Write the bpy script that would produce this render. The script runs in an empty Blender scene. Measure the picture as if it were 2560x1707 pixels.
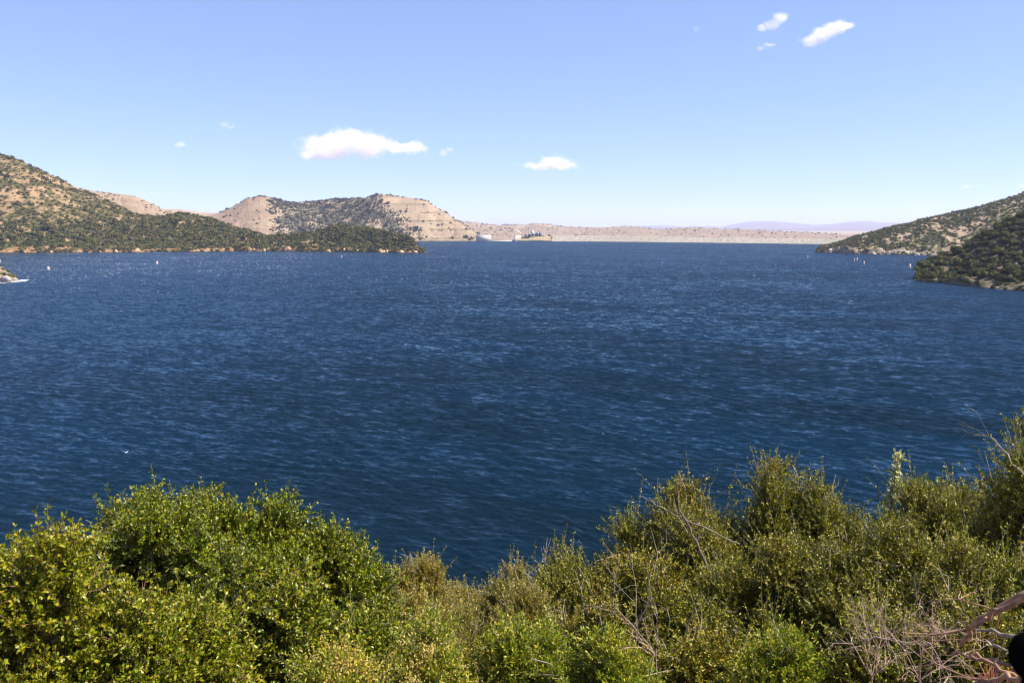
import bpy, math, random
import numpy as np
R = math.radians
sc = bpy.context.scene
rng = np.random.default_rng(7)
random.seed(7)

# ------------------------------------------------------------------ camera, sky, sun, exposure
FP, PW, PH, CAMZ, HORIZ = 2133.3, 2560, 1707, 20.0, 570.0
PITCH = math.atan((PH/2-HORIZ)/FP)
cam = bpy.data.cameras.new('camera'); camo = bpy.data.objects.new('camera', cam)
sc.collection.objects.link(camo); sc.camera = camo
cam.lens = 30; cam.sensor_width = 36; cam.clip_start = 0.05; cam.clip_end = 60000
camo.location = (0, 0, CAMZ); camo.rotation_euler = (math.pi/2-PITCH, 0, 0)
cam.dof.use_dof = True; cam.dof.focus_distance = 14; cam.dof.aperture_fstop = 7.1

SUN_EL, SUN_AZ = 54.0, 96.0          # azimuth clockwise from the view direction
world = bpy.data.worlds.new('World'); sc.world = world; world.use_nodes = True
nt = world.node_tree; nt.nodes.clear()
sky = nt.nodes.new('ShaderNodeTexSky'); sky.sky_type = 'NISHITA'; sky.sun_disc = False
sky.sun_elevation = R(SUN_EL); sky.sun_rotation = R(SUN_AZ)
sky.altitude = 3000; sky.air_density = 1.0; sky.dust_density = 0.15; sky.ozone_density = 4.0
bg = nt.nodes.new('ShaderNodeBackground'); bg.inputs[1].default_value = 0.125
wo = nt.nodes.new('ShaderNodeOutputWorld')
tint = nt.nodes.new('ShaderNodeMix'); tint.data_type = 'RGBA'; tint.blend_type = 'MULTIPLY'; tint.inputs[0].default_value = 1
tint.inputs[7].default_value = (.95, .985, 1.24, 1)      # the camera's cool white balance
gam = nt.nodes.new('ShaderNodeGamma'); gam.inputs[1].default_value = .62
nt.links.new(sky.outputs[0], gam.inputs[0]); nt.links.new(gam.outputs[0], tint.inputs[6]); nt.links.new(tint.outputs[2], bg.inputs[0]); nt.links.new(bg.outputs[0], wo.inputs[0])
sl = bpy.data.lights.new('sun', 'SUN'); sl.energy = 4.9; sl.angle = R(0.53); sl.color = (1.0, 0.93, 0.82)
so = bpy.data.objects.new('sun', sl); sc.collection.objects.link(so)
so.rotation_euler = (R(90-SUN_EL), 0, R(180-SUN_AZ))
sc.view_settings.view_transform = 'Standard'; sc.view_settings.look = 'None'
sc.view_settings.exposure = 1.32; sc.view_settings.gamma = 1
sc.cycles.use_denoising = True
sc.cycles.filter_width = 1.1
sc.cycles.volume_bounces = 6; sc.cycles.max_bounces = 10
sc.cycles.transparent_max_bounces = 8; sc.cycles.sample_clamp_indirect = 6

# ------------------------------------------------------------------ helpers
def ray(px, py):
    X = (px-PW/2)/FP; Y = (PH/2-py)/FP
    c, s = math.cos(PITCH), math.sin(PITCH)
    return X, c+s*Y, -s+c*Y
def azt(px, py):
    x, y, z = ray(px, py); return math.atan2(x, y), z/math.hypot(x, y)
def at(px, py, D):
    a, t = azt(px, py); return (D*math.sin(a), D*math.cos(a), CAMZ+D*t)
def wdist(px, py, z=0.0):
    a, t = azt(px, py); return (z-CAMZ)/t
def wpt(px, py, z=0.0):
    return at(px, py, wdist(px, py, z))

def link(o, parent=None):
    sc.collection.objects.link(o)
    if parent is not None: o.parent = parent
    return o
def tag(o, label=None, cat=None, group=None, kind=None):
    if label: o['label'] = label
    if cat: o['category'] = cat
    if group: o['group'] = group
    if kind: o['kind'] = kind
    return o
def empty(name, loc, rz=0):
    o = bpy.data.objects.new(name, None); o.location = loc; o.rotation_euler = (0, 0, rz)
    o.empty_display_size = .3
    return link(o)
def mesh_np(name, V, F, mat, parent=None, smooth=False, attrs=None):
    """V (n,3); F int array (m,k) or list of such arrays"""
    if not isinstance(F, list): F = [F]
    F = [np.asarray(f, dtype=np.int32) for f in F if len(f)]
    me = bpy.data.meshes.new(name)
    V = np.asarray(V, dtype=np.float32)
    me.vertices.add(len(V)); me.vertices.foreach_set('co', V.ravel())
    loops = np.concatenate([f.ravel() for f in F])
    sizes = np.concatenate([np.full(len(f), f.shape[1], dtype=np.int32) for f in F])
    starts = np.concatenate([[0], np.cumsum(sizes)[:-1]]).astype(np.int32)
    me.loops.add(len(loops)); me.loops.foreach_set('vertex_index', loops)
    me.polygons.add(len(sizes)); me.polygons.foreach_set('loop_start', starts)
    try: me.polygons.foreach_set('loop_total', sizes)
    except Exception: pass
    if smooth: me.polygons.foreach_set('use_smooth', np.ones(len(sizes), dtype=bool))
    me.update(calc_edges=True)
    if attrs:
        for k, a in attrs.items():
            at_ = me.attributes.new(k, 'FLOAT', 'POINT'); at_.data.foreach_set('value', np.asarray(a, dtype=np.float32))
    me.materials.append(mat)
    o = bpy.data.objects.new(name, me)
    return link(o, parent)
def hsh(i, j, seed):
    n = (i.astype(np.int64)*374761393 + j.astype(np.int64)*668265263 + seed*1442695041) & 0xffffffff
    n = ((n ^ (n >> 13))*1274126177) & 0xffffffff
    return ((n ^ (n >> 16)) & 0xffff)/65535.0
def vn(x, y, seed=0):
    x = np.asarray(x, float); y = np.asarray(y, float)
    xi = np.floor(x); yi = np.floor(y); fx = x-xi; fy = y-yi
    fx = fx*fx*fx*(fx*(fx*6-15)+10); fy = fy*fy*fy*(fy*(fy*6-15)+10)
    xi = xi.astype(np.int64); yi = yi.astype(np.int64)
    a = hsh(xi, yi, seed); b = hsh(xi+1, yi, seed); c = hsh(xi, yi+1, seed); d = hsh(xi+1, yi+1, seed)
    return (a*(1-fx)+b*fx)*(1-fy)+(c*(1-fx)+d*fx)*fy
def fbm(x, y, seed=0, o=4):
    s = 0; a = .5; t = 0
    for k in range(o):
        s = s+a*vn(x*2**k+17.3*k, y*2**k-9.1*k, seed+k); t += a; a *= .5
    return s/t-.5
def tubes(P, r, sides=5):
    """P (n,k,3) polylines, r (n,k) radii -> verts, quad faces"""
    P = np.asarray(P, float); r = np.asarray(r, float); n, k, _ = P.shape
    T = np.gradient(P, axis=1); T /= np.linalg.norm(T, axis=2, keepdims=True)+1e-9
    ref = np.where(np.abs(T[..., 2:3]) > .8, np.array([1., 0, 0]), np.array([0, 0, 1.]))
    U = np.cross(T, ref); U /= np.linalg.norm(U, axis=2, keepdims=True)+1e-9
    W = np.cross(T, U)
    an = np.arange(sides)*2*math.pi/sides
    V = P[:, :, None, :]+r[:, :, None, None]*(np.cos(an)[None, None, :, None]*U[:, :, None, :]+np.sin(an)[None, None, :, None]*W[:, :, None, :])
    idx = np.arange(n*k*sides).reshape(n, k, sides)
    a = idx[:, :-1, :]; b = np.roll(a, -1, axis=2); c = np.roll(idx[:, 1:, :], -1, axis=2); d = idx[:, 1:, :]
    return V.reshape(-1, 3), np.stack([a, b, c, d], -1).reshape(-1, 4)
class MB:
    def __init__(s): s.V = []; s.Q = []; s.n = 0
    def add(s, V, Q):
        s.V.append(np.asarray(V, float)); s.Q.append(np.asarray(Q)+s.n); s.n += len(V)
    def box(s, c, d, rz=0):
        x, y, z = d[0]/2, d[1]/2, d[2]/2
        V = np.array([[-x, -y, -z], [x, -y, -z], [x, y, -z], [-x, y, -z], [-x, -y, z], [x, -y, z], [x, y, z], [-x, y, z]])
        ca, sa = math.cos(rz), math.sin(rz)
        V = V@np.array([[ca, sa, 0], [-sa, ca, 0], [0, 0, 1]])+np.array(c)
        s.add(V, [[0, 3, 2, 1], [4, 5, 6, 7], [0, 1, 5, 4], [1, 2, 6, 5], [2, 3, 7, 6], [3, 0, 4, 7]])
    def prism(s, base, top):
        """quad base and quad top corner lists"""
        s.add(np.array(list(base)+list(top)), [[0, 3, 2, 1], [4, 5, 6, 7], [0, 1, 5, 4], [1, 2, 6, 5], [2, 3, 7, 6], [3, 0, 4, 7]])
    def lathe(s, prof, c=(0, 0, 0), n=16):
        an = np.arange(n)*2*math.pi/n; V = []
        for r_, z in prof: V.append(np.stack([c[0]+r_*np.cos(an), c[1]+r_*np.sin(an), np.full(n, c[2]+z)], 1))
        V = np.concatenate(V); Q = []
        for i in range(len(prof)-1):
            for j in range(n):
                k = (j+1) % n; Q.append([i*n+j, i*n+k, (i+1)*n+k, (i+1)*n+j])
        s.add(V, Q)
    def tube(s, pts, rad, sides=6):
        V, Q = tubes(np.array([pts]), np.array([rad]), sides); s.add(V, Q)
    def build(s, name, mat, parent=None, smooth=False):
        return mesh_np(name, np.concatenate(s.V), np.concatenate(s.Q), mat, parent, smooth)

# ------------------------------------------------------------------ materials
class NT:
    def __init__(s, name):
        s.m = bpy.data.materials.new(name); s.m.use_nodes = True; s.t = s.m.node_tree; s.t.nodes.clear()
        s.out = s.n('ShaderNodeOutputMaterial')
    def n(s, typ, **kw):
        x = s.t.nodes.new(typ)
        for k, v in kw.items(): setattr(x, k, v)
        return x
    def l(s, a, b): s.t.links.new(a, b)
    def setin(s, node, i, v):
        if isinstance(v, bpy.types.NodeSocket): s.l(v, node.inputs[i])
        else: node.inputs[i].default_value = v
    def math(s, op, a, b=0.0, c=None, clamp=False):
        x = s.n('ShaderNodeMath', operation=op); x.use_clamp = clamp
        s.setin(x, 0, a); s.setin(x, 1, b)
        if c is not None: s.setin(x, 2, c)
        return x.outputs[0]
    def vmath(s, op, a, b=(0, 0, 0)):
        x = s.n('ShaderNodeVectorMath', operation=op); s.setin(x, 0, a)
        if op == 'SCALE': s.setin(x, 3, b)
        else: s.setin(x, 1, b)
        return x.outputs[0]
    def pos(s): return s.n('ShaderNodeNewGeometry').outputs['Position']
    def noise(s, vec, scale, detail=3, rough=.5, color=False, dist=0):
        x = s.n('ShaderNodeTexNoise'); s.l(vec, x.inputs['Vector']); x.inputs['Scale'].default_value = scale
        x.inputs['Detail'].default_value = detail; x.inputs['Roughness'].default_value = rough; x.inputs['Distortion'].default_value = dist
        return x.outputs[1 if color else 0]
    def ramp(s, fac, stops):
        x = s.n('ShaderNodeValToRGB'); s.setin(x, 0, fac); e = x.color_ramp.elements
        while len(e) < len(stops): e.new(.5)
        for k, (p, c) in enumerate(stops):
            e[k].position = p; e[k].color = (*c, 1) if len(c) == 3 else c
        return x.outputs[0]
    def step(s, v, a, b):
        x = s.n('ShaderNodeMapRange'); x.interpolation_type = 'SMOOTHSTEP'; s.setin(x, 0, v)
        x.inputs[1].default_value = a; x.inputs[2].default_value = b
        return x.outputs[0]
    def mix(s, f, a, b, mode='MIX'):
        x = s.n('ShaderNodeMix', data_type='RGBA', blend_type=mode); s.setin(x, 0, f)
        s.setin(x, 6, (*a, 1) if isinstance(a, tuple) and len(a) == 3 else a)
        s.setin(x, 7, (*b, 1) if isinstance(b, tuple) and len(b) == 3 else b)
        return x.outputs[2]
    def bsdf(s, col, rough=.8, spec=.3, **kw):
        p = s.n('ShaderNodeBsdfPrincipled')
        s.setin(p, 'Base Color', (*col, 1) if isinstance(col, tuple) else col)
        s.setin(p, 'Roughness', rough); p.inputs['Specular IOR Level'].default_value = spec
        for k, v in kw.items(): s.setin(p, k, v)
        return p
    def bump(s, h, strength, dist):
        b = s.n('ShaderNodeBump'); b.inputs['Strength'].default_value = strength; b.inputs['Distance'].default_value = dist
        s.l(h, b.inputs['Height']); return b.outputs[0]
    def fin(s, shader): s.l(shader, s.out.inputs[0]); return s.m

def leaf_mat(name, cols, rough=.38, trans=.25, spec=.5):
    cols = [tuple(q*.92 for q in v_) for v_ in cols]
    m = NT(name); g = m.n('ShaderNodeNewGeometry')
    k = len(cols)
    c = m.ramp(g.outputs['Random Per Island'], [(i/(k-1), x) for i, x in enumerate(cols)])
    n = m.noise(m.pos(), 2.2, 2)
    c = m.mix(m.step(n, .35, .7), c, m.mix(1.0, c, (1.25, 1.05, .8), 'MULTIPLY'))
    p = m.bsdf(c, rough, spec)
    t = m.n('ShaderNodeBsdfTranslucent'); m.l(m.mix(1.0, c, (1.3, 1.5, .5), 'MULTIPLY'), t.inputs[0])
    mx = m.n('ShaderNodeMixShader'); mx.inputs[0].default_value = trans
    m.l(p.outputs[0], mx.inputs[1]); m.l(t.outputs[0], mx.inputs[2])
    return m.fin(mx.outputs[0])
def scrub_mat(name, cols, sc_=.22):
    """far shrub foliage: colour varies from bush to bush through a noise in the place itself"""
    cols = [tuple(q*.78 for q in v_) for v_ in cols]
    m = NT(name); g = m.n('ShaderNodeNewGeometry')
    n = m.noise(m.pos(), sc_, 1.5, .6)
    f = m.math('ADD', m.step(n, .28, .72), m.math('MULTIPLY', m.math('SUBTRACT', g.outputs['Random Per Island'], .5), .5), clamp=True)
    k = len(cols)
    c = m.ramp(f, [(i/(k-1), x) for i, x in enumerate(cols)])
    p = m.bsdf(c, .75, .15)
    return m.fin(p.outputs[0])
def plain(name, col, rough=.7, spec=.3, var=.25, scale=3):
    m = NT(name); n = m.noise(m.pos(), scale, 4, .6)
    c = m.mix(m.step(n, .3, .7), tuple(x*(1-var) for x in col), tuple(min(1, x*(1+var)) for x in col))
    return m.fin(m.bsdf(c, rough, spec).outputs[0])

M_bark = plain('grey_bark', (.24, .20, .155), .85, .2, .35, 25)
M_bark_red = plain('red_brown_bark', (.27, .15, .095), .75, .3, .4, 18)
M_bark_dark = plain('dark_bark', (.10, .075, .055), .85, .2, .35, 15)

def water_mat():
    m = NT('lake_water')
    g = m.n('ShaderNodeNewGeometry'); P = g.outputs['Position']
    rot = m.n('ShaderNodeVectorRotate', rotation_type='Z_AXIS'); m.l(P, rot.inputs[0]); rot.inputs['Angle'].default_value = R(28)
    Q = rot.outputs[0]
    def stretched(a, b): return m.vmath('MULTIPLY', Q, (a, b, 1))
    half = (.5, .5, .5)
    # slope fields: three wave sizes, crests stretched along the rotated x axis
    def slope(a, b, scale, amp, det=2):
        c = m.noise(stretched(a, b), scale, det, .55, color=True)
        v = m.vmath('SUBTRACT', c, half)
        return m.vmath('MULTIPLY', v, amp)
    gust = m.noise(m.vmath('MULTIPLY', Q, (.35, 1, 1)), .022, 4, .62)
    gst = m.step(gust, .40, .60)
    s1 = slope(.5, 1.3, 3.0, (.45, 1.2, 0), 3)
    s2 = slope(.36, 1.0, 2.0, (.35, 1.9, 0), 2)
    s3 = slope(.34, 1.0, .85, (.15, 1.15, 0), 2)
    s4 = slope(.4, 1.0, .26, (.08, .5, 0), 2)
    s = m.vmath('ADD', m.vmath('ADD', m.vmath('ADD', s1, s2), s3), s4)
    s = m.vmath('SCALE', s, m.math('MULTIPLY_ADD', gst, .38, .55))
    # steep lee faces look to the near shore: the wind blows down the lake
    bias = m.math('MULTIPLY_ADD', gst, -.03, -.27)
    cb = m.n('ShaderNodeCombineXYZ'); m.l(bias, cb.inputs[1])
    s = m.vmath('ADD', s, cb.outputs[0])
    rb = m.n('ShaderNodeVectorRotate', rotation_type='Z_AXIS'); m.l(s, rb.inputs[0]); rb.inputs['Angle'].default_value = R(-28)
    N = m.vmath('NORMALIZE', m.vmath('ADD', g.outputs['Normal'], rb.outputs[0]))
    # whitecaps
    sep = m.n('ShaderNodeSeparateXYZ'); m.l(P, sep.inputs[0])
    far = m.step(sep.outputs[1], 60, 330)
    leftz = m.math('MULTIPLY', m.step(sep.outputs[0], -40, -170), m.step(sep.outputs[1], 240, 420))
    f1 = m.noise(stretched(.35, 1.3), 1.0, 4, .62)
    f2 = m.noise(P, .03, 3, .6)
    thr = m.math('SUBTRACT', .765, m.math('MULTIPLY', far, .095))
    thr = m.math('SUBTRACT', thr, m.math('MULTIPLY', leftz, .045))
    thr = m.math('SUBTRACT', thr, m.math('MULTIPLY', m.math('SUBTRACT', f2, .5), .16))
    fo = m.step(m.math('SUBTRACT', f1, thr), 0, .035)
    base = m.mix(gst, (.002, .008, .014), (.0022, .012, .026))
    col = m.mix(fo, base, (.62, .66, .70))
    df = m.n('ShaderNodeBsdfDiffuse'); m.l(col, df.inputs[0])
    gl = m.n('ShaderNodeBsdfGlossy'); gl.inputs['Color'].default_value = (.50, .69, .82, 1); gl.inputs['Roughness'].default_value = .08; m.l(N, gl.inputs['Normal'])
    fr = m.n('ShaderNodeFresnel'); fr.inputs[0].default_value = 1.333; m.l(N, fr.inputs['Normal'])
    mx = m.n('ShaderNodeMixShader'); m.l(m.math('MULTIPLY', fr.outputs[0], m.math('SUBTRACT', 1.0, fo)), mx.inputs[0])
    m.l(df.outputs[0], mx.inputs[1]); m.l(gl.outputs[0], mx.inputs[2])
    return m.fin(mx.outputs[0])
M_water = water_mat()

def hill_mat(name, soil, soil2, scrub, rock, rock_z=3.2, scrub_amt=.5, bench=None, tex=1.0, band=1.2, mA=None):
    """soil with fine low scrub, bare rock near the waterline; 'bench' darkens and greens the benches cut at set heights"""
    soil, soil2, rock = (tuple(q*.80 for q in v_) for v_ in (soil, soil2, rock))
    if mA is not None: mA = tuple(q*.8 for q in mA)
    m = NT(name); g = m.n('ShaderNodeNewGeometry'); P = g.outputs['Position']
    sep = m.n('ShaderNodeSeparateXYZ'); m.l(P, sep.inputs[0]); z = sep.outputs[2]
    n0 = m.noise(P, .03*tex, 4, .6); n1 = m.noise(P, .35*tex, 5, .7); n2 = m.noise(P, 1.3*tex, 4, .7)
    c = m.mix(m.step(n0, .4, .62), soil, soil2)
    c = m.mix(m.step(n2, .3, .75), m.mix(1.0, c, (.68, .66, .64), 'MULTIPLY'), m.mix(1.0, c, (1.22, 1.2, 1.16), 'MULTIPLY'))
    if mA is not None:
        a = m.n('ShaderNodeAttribute', attribute_name='tone')
        c = m.mix(a.outputs['Fac'], c, m.mix(m.step(n1, .35, .7), mA, tuple(x*.6 for x in mA)))
    th = .62-.22*scrub_amt
    va = m.n('ShaderNodeAttribute', attribute_name='veg')
    c = m.mix(m.step(m.math('ADD', n1, m.math('MULTIPLY', va.outputs['Fac'], .3)), th, th+.10), c, m.mix(m.step(n2, .3, .7), tuple(q*.6 for q in scrub), tuple(q*1.25 for q in scrub)))
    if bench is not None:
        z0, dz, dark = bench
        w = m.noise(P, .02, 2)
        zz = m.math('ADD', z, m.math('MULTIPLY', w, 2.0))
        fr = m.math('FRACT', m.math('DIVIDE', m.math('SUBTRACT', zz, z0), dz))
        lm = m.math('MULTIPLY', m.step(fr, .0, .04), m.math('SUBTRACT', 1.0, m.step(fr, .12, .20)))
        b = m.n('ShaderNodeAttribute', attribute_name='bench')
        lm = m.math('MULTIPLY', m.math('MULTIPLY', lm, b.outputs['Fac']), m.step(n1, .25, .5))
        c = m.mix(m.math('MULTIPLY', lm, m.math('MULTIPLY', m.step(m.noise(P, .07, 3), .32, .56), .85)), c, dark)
    zr = m.math('ADD', z, m.math('MULTIPLY', m.math('SUBTRACT', n1, .5), 5.0))
    rc = m.mix(m.step(m.noise(P, .5, 5, .75), .38, .62), tuple(x*.5 for x in rock), rock)
    zr = m.math('SUBTRACT', zr, m.math('MULTIPLY', m.math('SUBTRACT', m.noise(P, .05, 3), .5), rock_z*3.2))
    rk = m.math('SUBTRACT', 1.0, m.step(zr, rock_z*.7, rock_z))
    c = m.mix(rk, c, rc)
    # damp dark band at the very waterline
    c = m.mix(m.math('SUBTRACT', 1.0, m.step(z, .1, .45)), c, tuple(x*.35 for x in rock))
    p = m.bsdf(c, .95, .1, Normal=m.bump(m.math('ADD', n1, n2), .9, band))
    return m.fin(p.outputs[0])

# ------------------------------------------------------------------ hills as polar height fields round the viewpoint's foot, each at its own distance
def interp(pts, a):
    p = sorted(pts); return np.interp(a, [q[0] for q in p], [q[1] for q in p])
class Hill:
    def __init__(s, name, mat, ridge, shore, Dr, back, na=300, ntt=70, jump=2.5, lin=.35, ngul=4.0, gs=45., seed=1,
                 zmin=-4, veg=0.0, rough=.5, label=None, attr=None, bench=None, smooth_end=True, tip=None):
        """ridge [(px,py)], shore [(px,py) on the water, or a distance in m], Dr: list (px, extra depth behind shore), back: depth behind ridge"""
        rt = [azt(*p) for p in ridge]
        a0, a1 = min(r[0] for r in rt), max(r[0] for r in rt)
        A = np.linspace(a0, a1, na)
        tanr = interp(rt, A)
        sh = []
        for p in shore:
            if len(p) == 3: sh.append((azt(p[0], 600)[0], p[2]))
            else: sh.append((azt(*p)[0], wdist(*p)))
        Ds = interp(sh, A)
        ex = interp([(azt(p, 600)[0], d) for p, d in Dr], A)
        rag = fbm(A*Ds.mean()/14., A*0, seed+50, 4)*min(9., .12*ex.mean())   # ragged shoreline
        T = np.concatenate([[-.06, 0, .012], np.linspace(.03, 1, ntt), 1+np.linspace(.04, 1, ntt//2)])
        AA, TT = np.meshgrid(A, T, indexing='ij')
        DD = np.where(TT <= 1, Ds[:, None]+ex[:, None]*TT, Ds[:, None]+ex[:, None]+back*(TT-1))+rag[:, None]*np.clip(1-TT*6, 0, 1)**2
        X = DD*np.sin(AA); Y = DD*np.cos(AA)
        zr = CAMZ+(Ds+ex)*tanr-veg
        zr = np.maximum(zr, .3)[:, None]; zn = (fbm(A*(Ds.mean())/8., A*0+3, seed+9, 3)*rough*1.2)[:, None]
        t = np.clip(TT, 0, 1)
        cj = np.minimum(jump*np.clip(.8+5.5*fbm(X/20, Y/20, seed+3, 5), .10, 2.6), zr*.6)
        up = np.clip(TT/.03, 0, 1)
        shp = lin*t+(1-lin)*(t*t*(3-2*t))
        Z = cj*up+(zr-cj)*shp
        env = np.clip(4*t*(1-t), 0, 1)*np.minimum(1, zr/12)
        # spurs and gullies that run down the slope
        gul = fbm(AA*DD.mean()/gs+fbm(X/70, Y/70, seed+4, 2)*1.2, TT*1.3, seed, 4)
        Z = Z+zn*np.clip(TT*5-4, 0, 1)*np.minimum(1, zr/6)
        Z = Z+env*ngul*2.2*gul+env*rough*1.6*fbm(X/7, Y/7, seed+8, 4)
        if bench:
            z0, dz, lo = bench; bm = np.interp(np.degrees(AA), *lo)
            fr = np.mod((Z-z0)/dz, 1.0); st = (Z-fr*dz)+dz*np.clip((fr-.12)/.88, 0, 1)
            Z = np.where(TT < 1, Z*(1-bm*.8)+st*bm*.8, Z)
        Zb = zr*(1-np.clip(TT-1, 0, 1))**1.3+zmin*np.clip(TT-1, 0, 1)+ngul*2*fbm(X/40, Y/40, seed+5, 3)*np.clip(TT-1, 0, 1)
        Z = np.where(TT > 1, Zb, Z); Z = np.where(TT < 0, zmin, Z); Z = np.where(TT == 0, -.4, Z)
        s.A, s.T, s.X, s.Y, s.Z, s.name = A, T, X, Y, Z, name
        n, k = X.shape; idx = np.arange(n*k).reshape(n, k)
        Q = np.stack([idx[:-1, :-1], idx[1:, :-1], idx[1:, 1:], idx[:-1, 1:]], -1).reshape(-1, 4)
        V = np.stack([X, Y, Z], -1).reshape(-1, 3)
        # close the two ends down to below the water
        E = []; VE = [V]; base = n*k
        for row in (0, n-1):
            ring = V[idx[row]].copy(); ring[:, 2] = zmin; 
            out = ring.copy(); VE.append(out)
            q = np.arange(k-1)
            E.append(np.stack([idx[row][q], idx[row][q+1], base+q+1, base+q], -1)); base += k
        at_ = {}
        deg = AA
        pxs = np.tan(AA)*FP*math.cos(PITCH)+PW/2
        for nm, fn in (attr or {}).items():
            v = fn(pxs, TT, X, Y, Z).reshape(-1); at_[nm] = np.concatenate([v, np.zeros(2*k)])
        s.o = mesh_np(name, np.concatenate(VE), [Q]+E, mat, None, True, at_)
        tag(s.o, label=label, kind='structure')
    def surf(s, a, t):
        i = np.interp(a, s.A, np.arange(len(s.A))); j = np.interp(t, s.T, np.arange(len(s.T)))
        i0 = np.clip(np.floor(i).astype(int), 0, len(s.A)-2); j0 = np.clip(np.floor(j).astype(int), 0, len(s.T)-2)
        fi, fj = i-i0, j-j0
        def g(M): return (M[i0, j0]*(1-fi)+M[i0+1, j0]*fi)*(1-fj)+(M[i0, j0+1]*(1-fi)+M[i0+1, j0+1]*fi)*fj
        return g(s.X), g(s.Y), g(s.Z)
    def scatter(s, n, px0, px1, dens, t0=.05, t1=1.06, seed=1, mind=0.0, zlo=.8):
        r = np.random.default_rng(seed)
        a0, a1 = azt(px0, 600)[0], azt(px1, 600)[0]
        out = []
        a = r.uniform(a0, a1, n*6); t = r.uniform(t0, t1, n*6)
        x, y, z = s.surf(a, t)
        px = np.tan(a)*FP*math.cos(PITCH)+PW/2
        keep = (r.uniform(0, 1, n*6) < dens(px, t, x, y, z)) & (z > zlo)
        P = np.stack([x, y, z, px, t], 1)[keep]
        if mind > 0:
            cell = {}; sel = []
            for p in P:
                c = (int(p[0]//mind), int(p[1]//mind)); ok = True
                for i in (-1, 0, 1):
                    for j in (-1, 0, 1):
                        for q in cell.get((c[0]+i, c[1]+j), ()):
                            if (q[0]-p[0])**2+(q[1]-p[1])**2 < mind*mind: ok = False; break
                if ok: cell.setdefault(c, []).append(p); sel.append(p)
                if len(sel) >= n: break
            P = np.array(sel)
        return P[:n]

# ------------------------------------------------------------------ far bushes
def bush_template(nq, leaf, seed, flat=.8, lobes=7, cards=True):
    """a dome of leaf clumps of unit radius resting on z=0; returns verts and quads"""
    r = np.random.default_rng(seed)
    L = [np.array([0, 0, .42])]; LR = [.52]
    for k in range(lobes):
        a = k*2*math.pi/lobes+r.uniform(-.4, .4); d = r.uniform(.35, .62)
        L.append(np.array([math.cos(a)*d, math.sin(a)*d, r.uniform(.18, .62)])); LR.append(r.uniform(.26, .44))
    L = np.array(L); LR = np.array(LR)
    w = LR**2/np.sum(LR**2)
    which = r.choice(len(L), nq, p=w)
    d = r.normal(size=(nq, 3)); d[:, 2] = d[:, 2]*.9+.25; d /= np.linalg.norm(d, axis=1, keepdims=True)
    rad = LR[which]*r.uniform(.72, 1.08, nq)
    C = L[which]+d*rad[:, None]; C[:, 2] *= flat
    C[:, 2] = np.maximum(C[:, 2], -.12)
    nrm = d+r.normal(size=(nq, 3))*.45; nrm /= np.linalg.norm(nrm, axis=1, keepdims=True)
    u = np.cross(nrm, r.normal(size=(nq, 3))); u /= np.linalg.norm(u, axis=1, keepdims=True)
    v = np.cross(nrm, u)
    s1 = leaf*r.uniform(.6, 1.4, nq)[:, None]; s2 = leaf*r.uniform(.4, .9, nq)[:, None]
    V = np.stack([C-u*s1, C-v*s2, C+u*s1*r.uniform(.7, 1.2, (nq, 1)), C+v*s2], 1).reshape(-1, 3)
    Q = np.arange(nq*4).reshape(-1, 4)
    # dense heart of the bush
    V2 = []; Q2 = []; off = len(V); ns, nr = 8, 5
    for c, rr in zip(L, LR):
        rr *= .74
        for i in range(nr):
            ph = math.pi*(i+.25)/(nr-.5)
            for j in range(ns):
                th = 2*math.pi*j/ns; q = rr*r.uniform(.85, 1.12)
                V2.append([c[0]+q*math.sin(ph)*math.cos(th), c[1]+q*math.sin(ph)*math.sin(th), (c[2]+q*math.cos(ph))*flat-.02])
        for i in range(nr-1):
            for j in range(ns): Q2.append([off+i*ns+j, off+(i+1)*ns+j, off+(i+1)*ns+(j+1) % ns, off+i*ns+(j+1) % ns])
        off += ns*nr
    return np.concatenate([V, np.array(V2)]), np.concatenate([Q, np.array(Q2)])
def join_bushes(name, tmpl, P, rad, mat, label, cat='scrub', seed=3, hs=(.75, 1.15)):
    r = np.random.default_rng(seed); VV = []; QQ = []; off = 0
    w = r.integers(0, len(tmpl), len(P))
    for k, (V, Q) in enumerate(tmpl):
        sel = np.where(w == k)[0]
        if not len(sel): continue
        a = r.uniform(0, 2*math.pi, len(sel)); s = rad[sel]; h = r.uniform(*hs, len(sel))
        x = V[None, :, 0]*np.cos(a)[:, None]-V[None, :, 1]*np.sin(a)[:, None]
        y = V[None, :, 0]*np.sin(a)[:, None]+V[None, :, 1]*np.cos(a)[:, None]
        W = np.stack([x*s[:, None]+P[sel, 0:1], y*s[:, None]+P[sel, 1:2], V[None, :, 2]*(s*h)[:, None]+P[sel, 2:3]-.12*s[:, None]], -1)
        QQ.append((Q[None]+(off+np.arange(len(sel))*len(V))[:, None, None]).reshape(-1, 4)); VV.append(W.reshape(-1, 3)); off += W.shape[0]*W.shape[1]
    o = mesh_np(name, np.concatenate(VV), np.concatenate(QQ), mat)
    return tag(o, label, cat, kind='stuff')
TM_low = [bush_template(34, .26, 100+i, lobes=4) for i in range(5)]
TM_mid = [bush_template(110, .17, 120+i, lobes=6) for i in range(6)]

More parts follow.
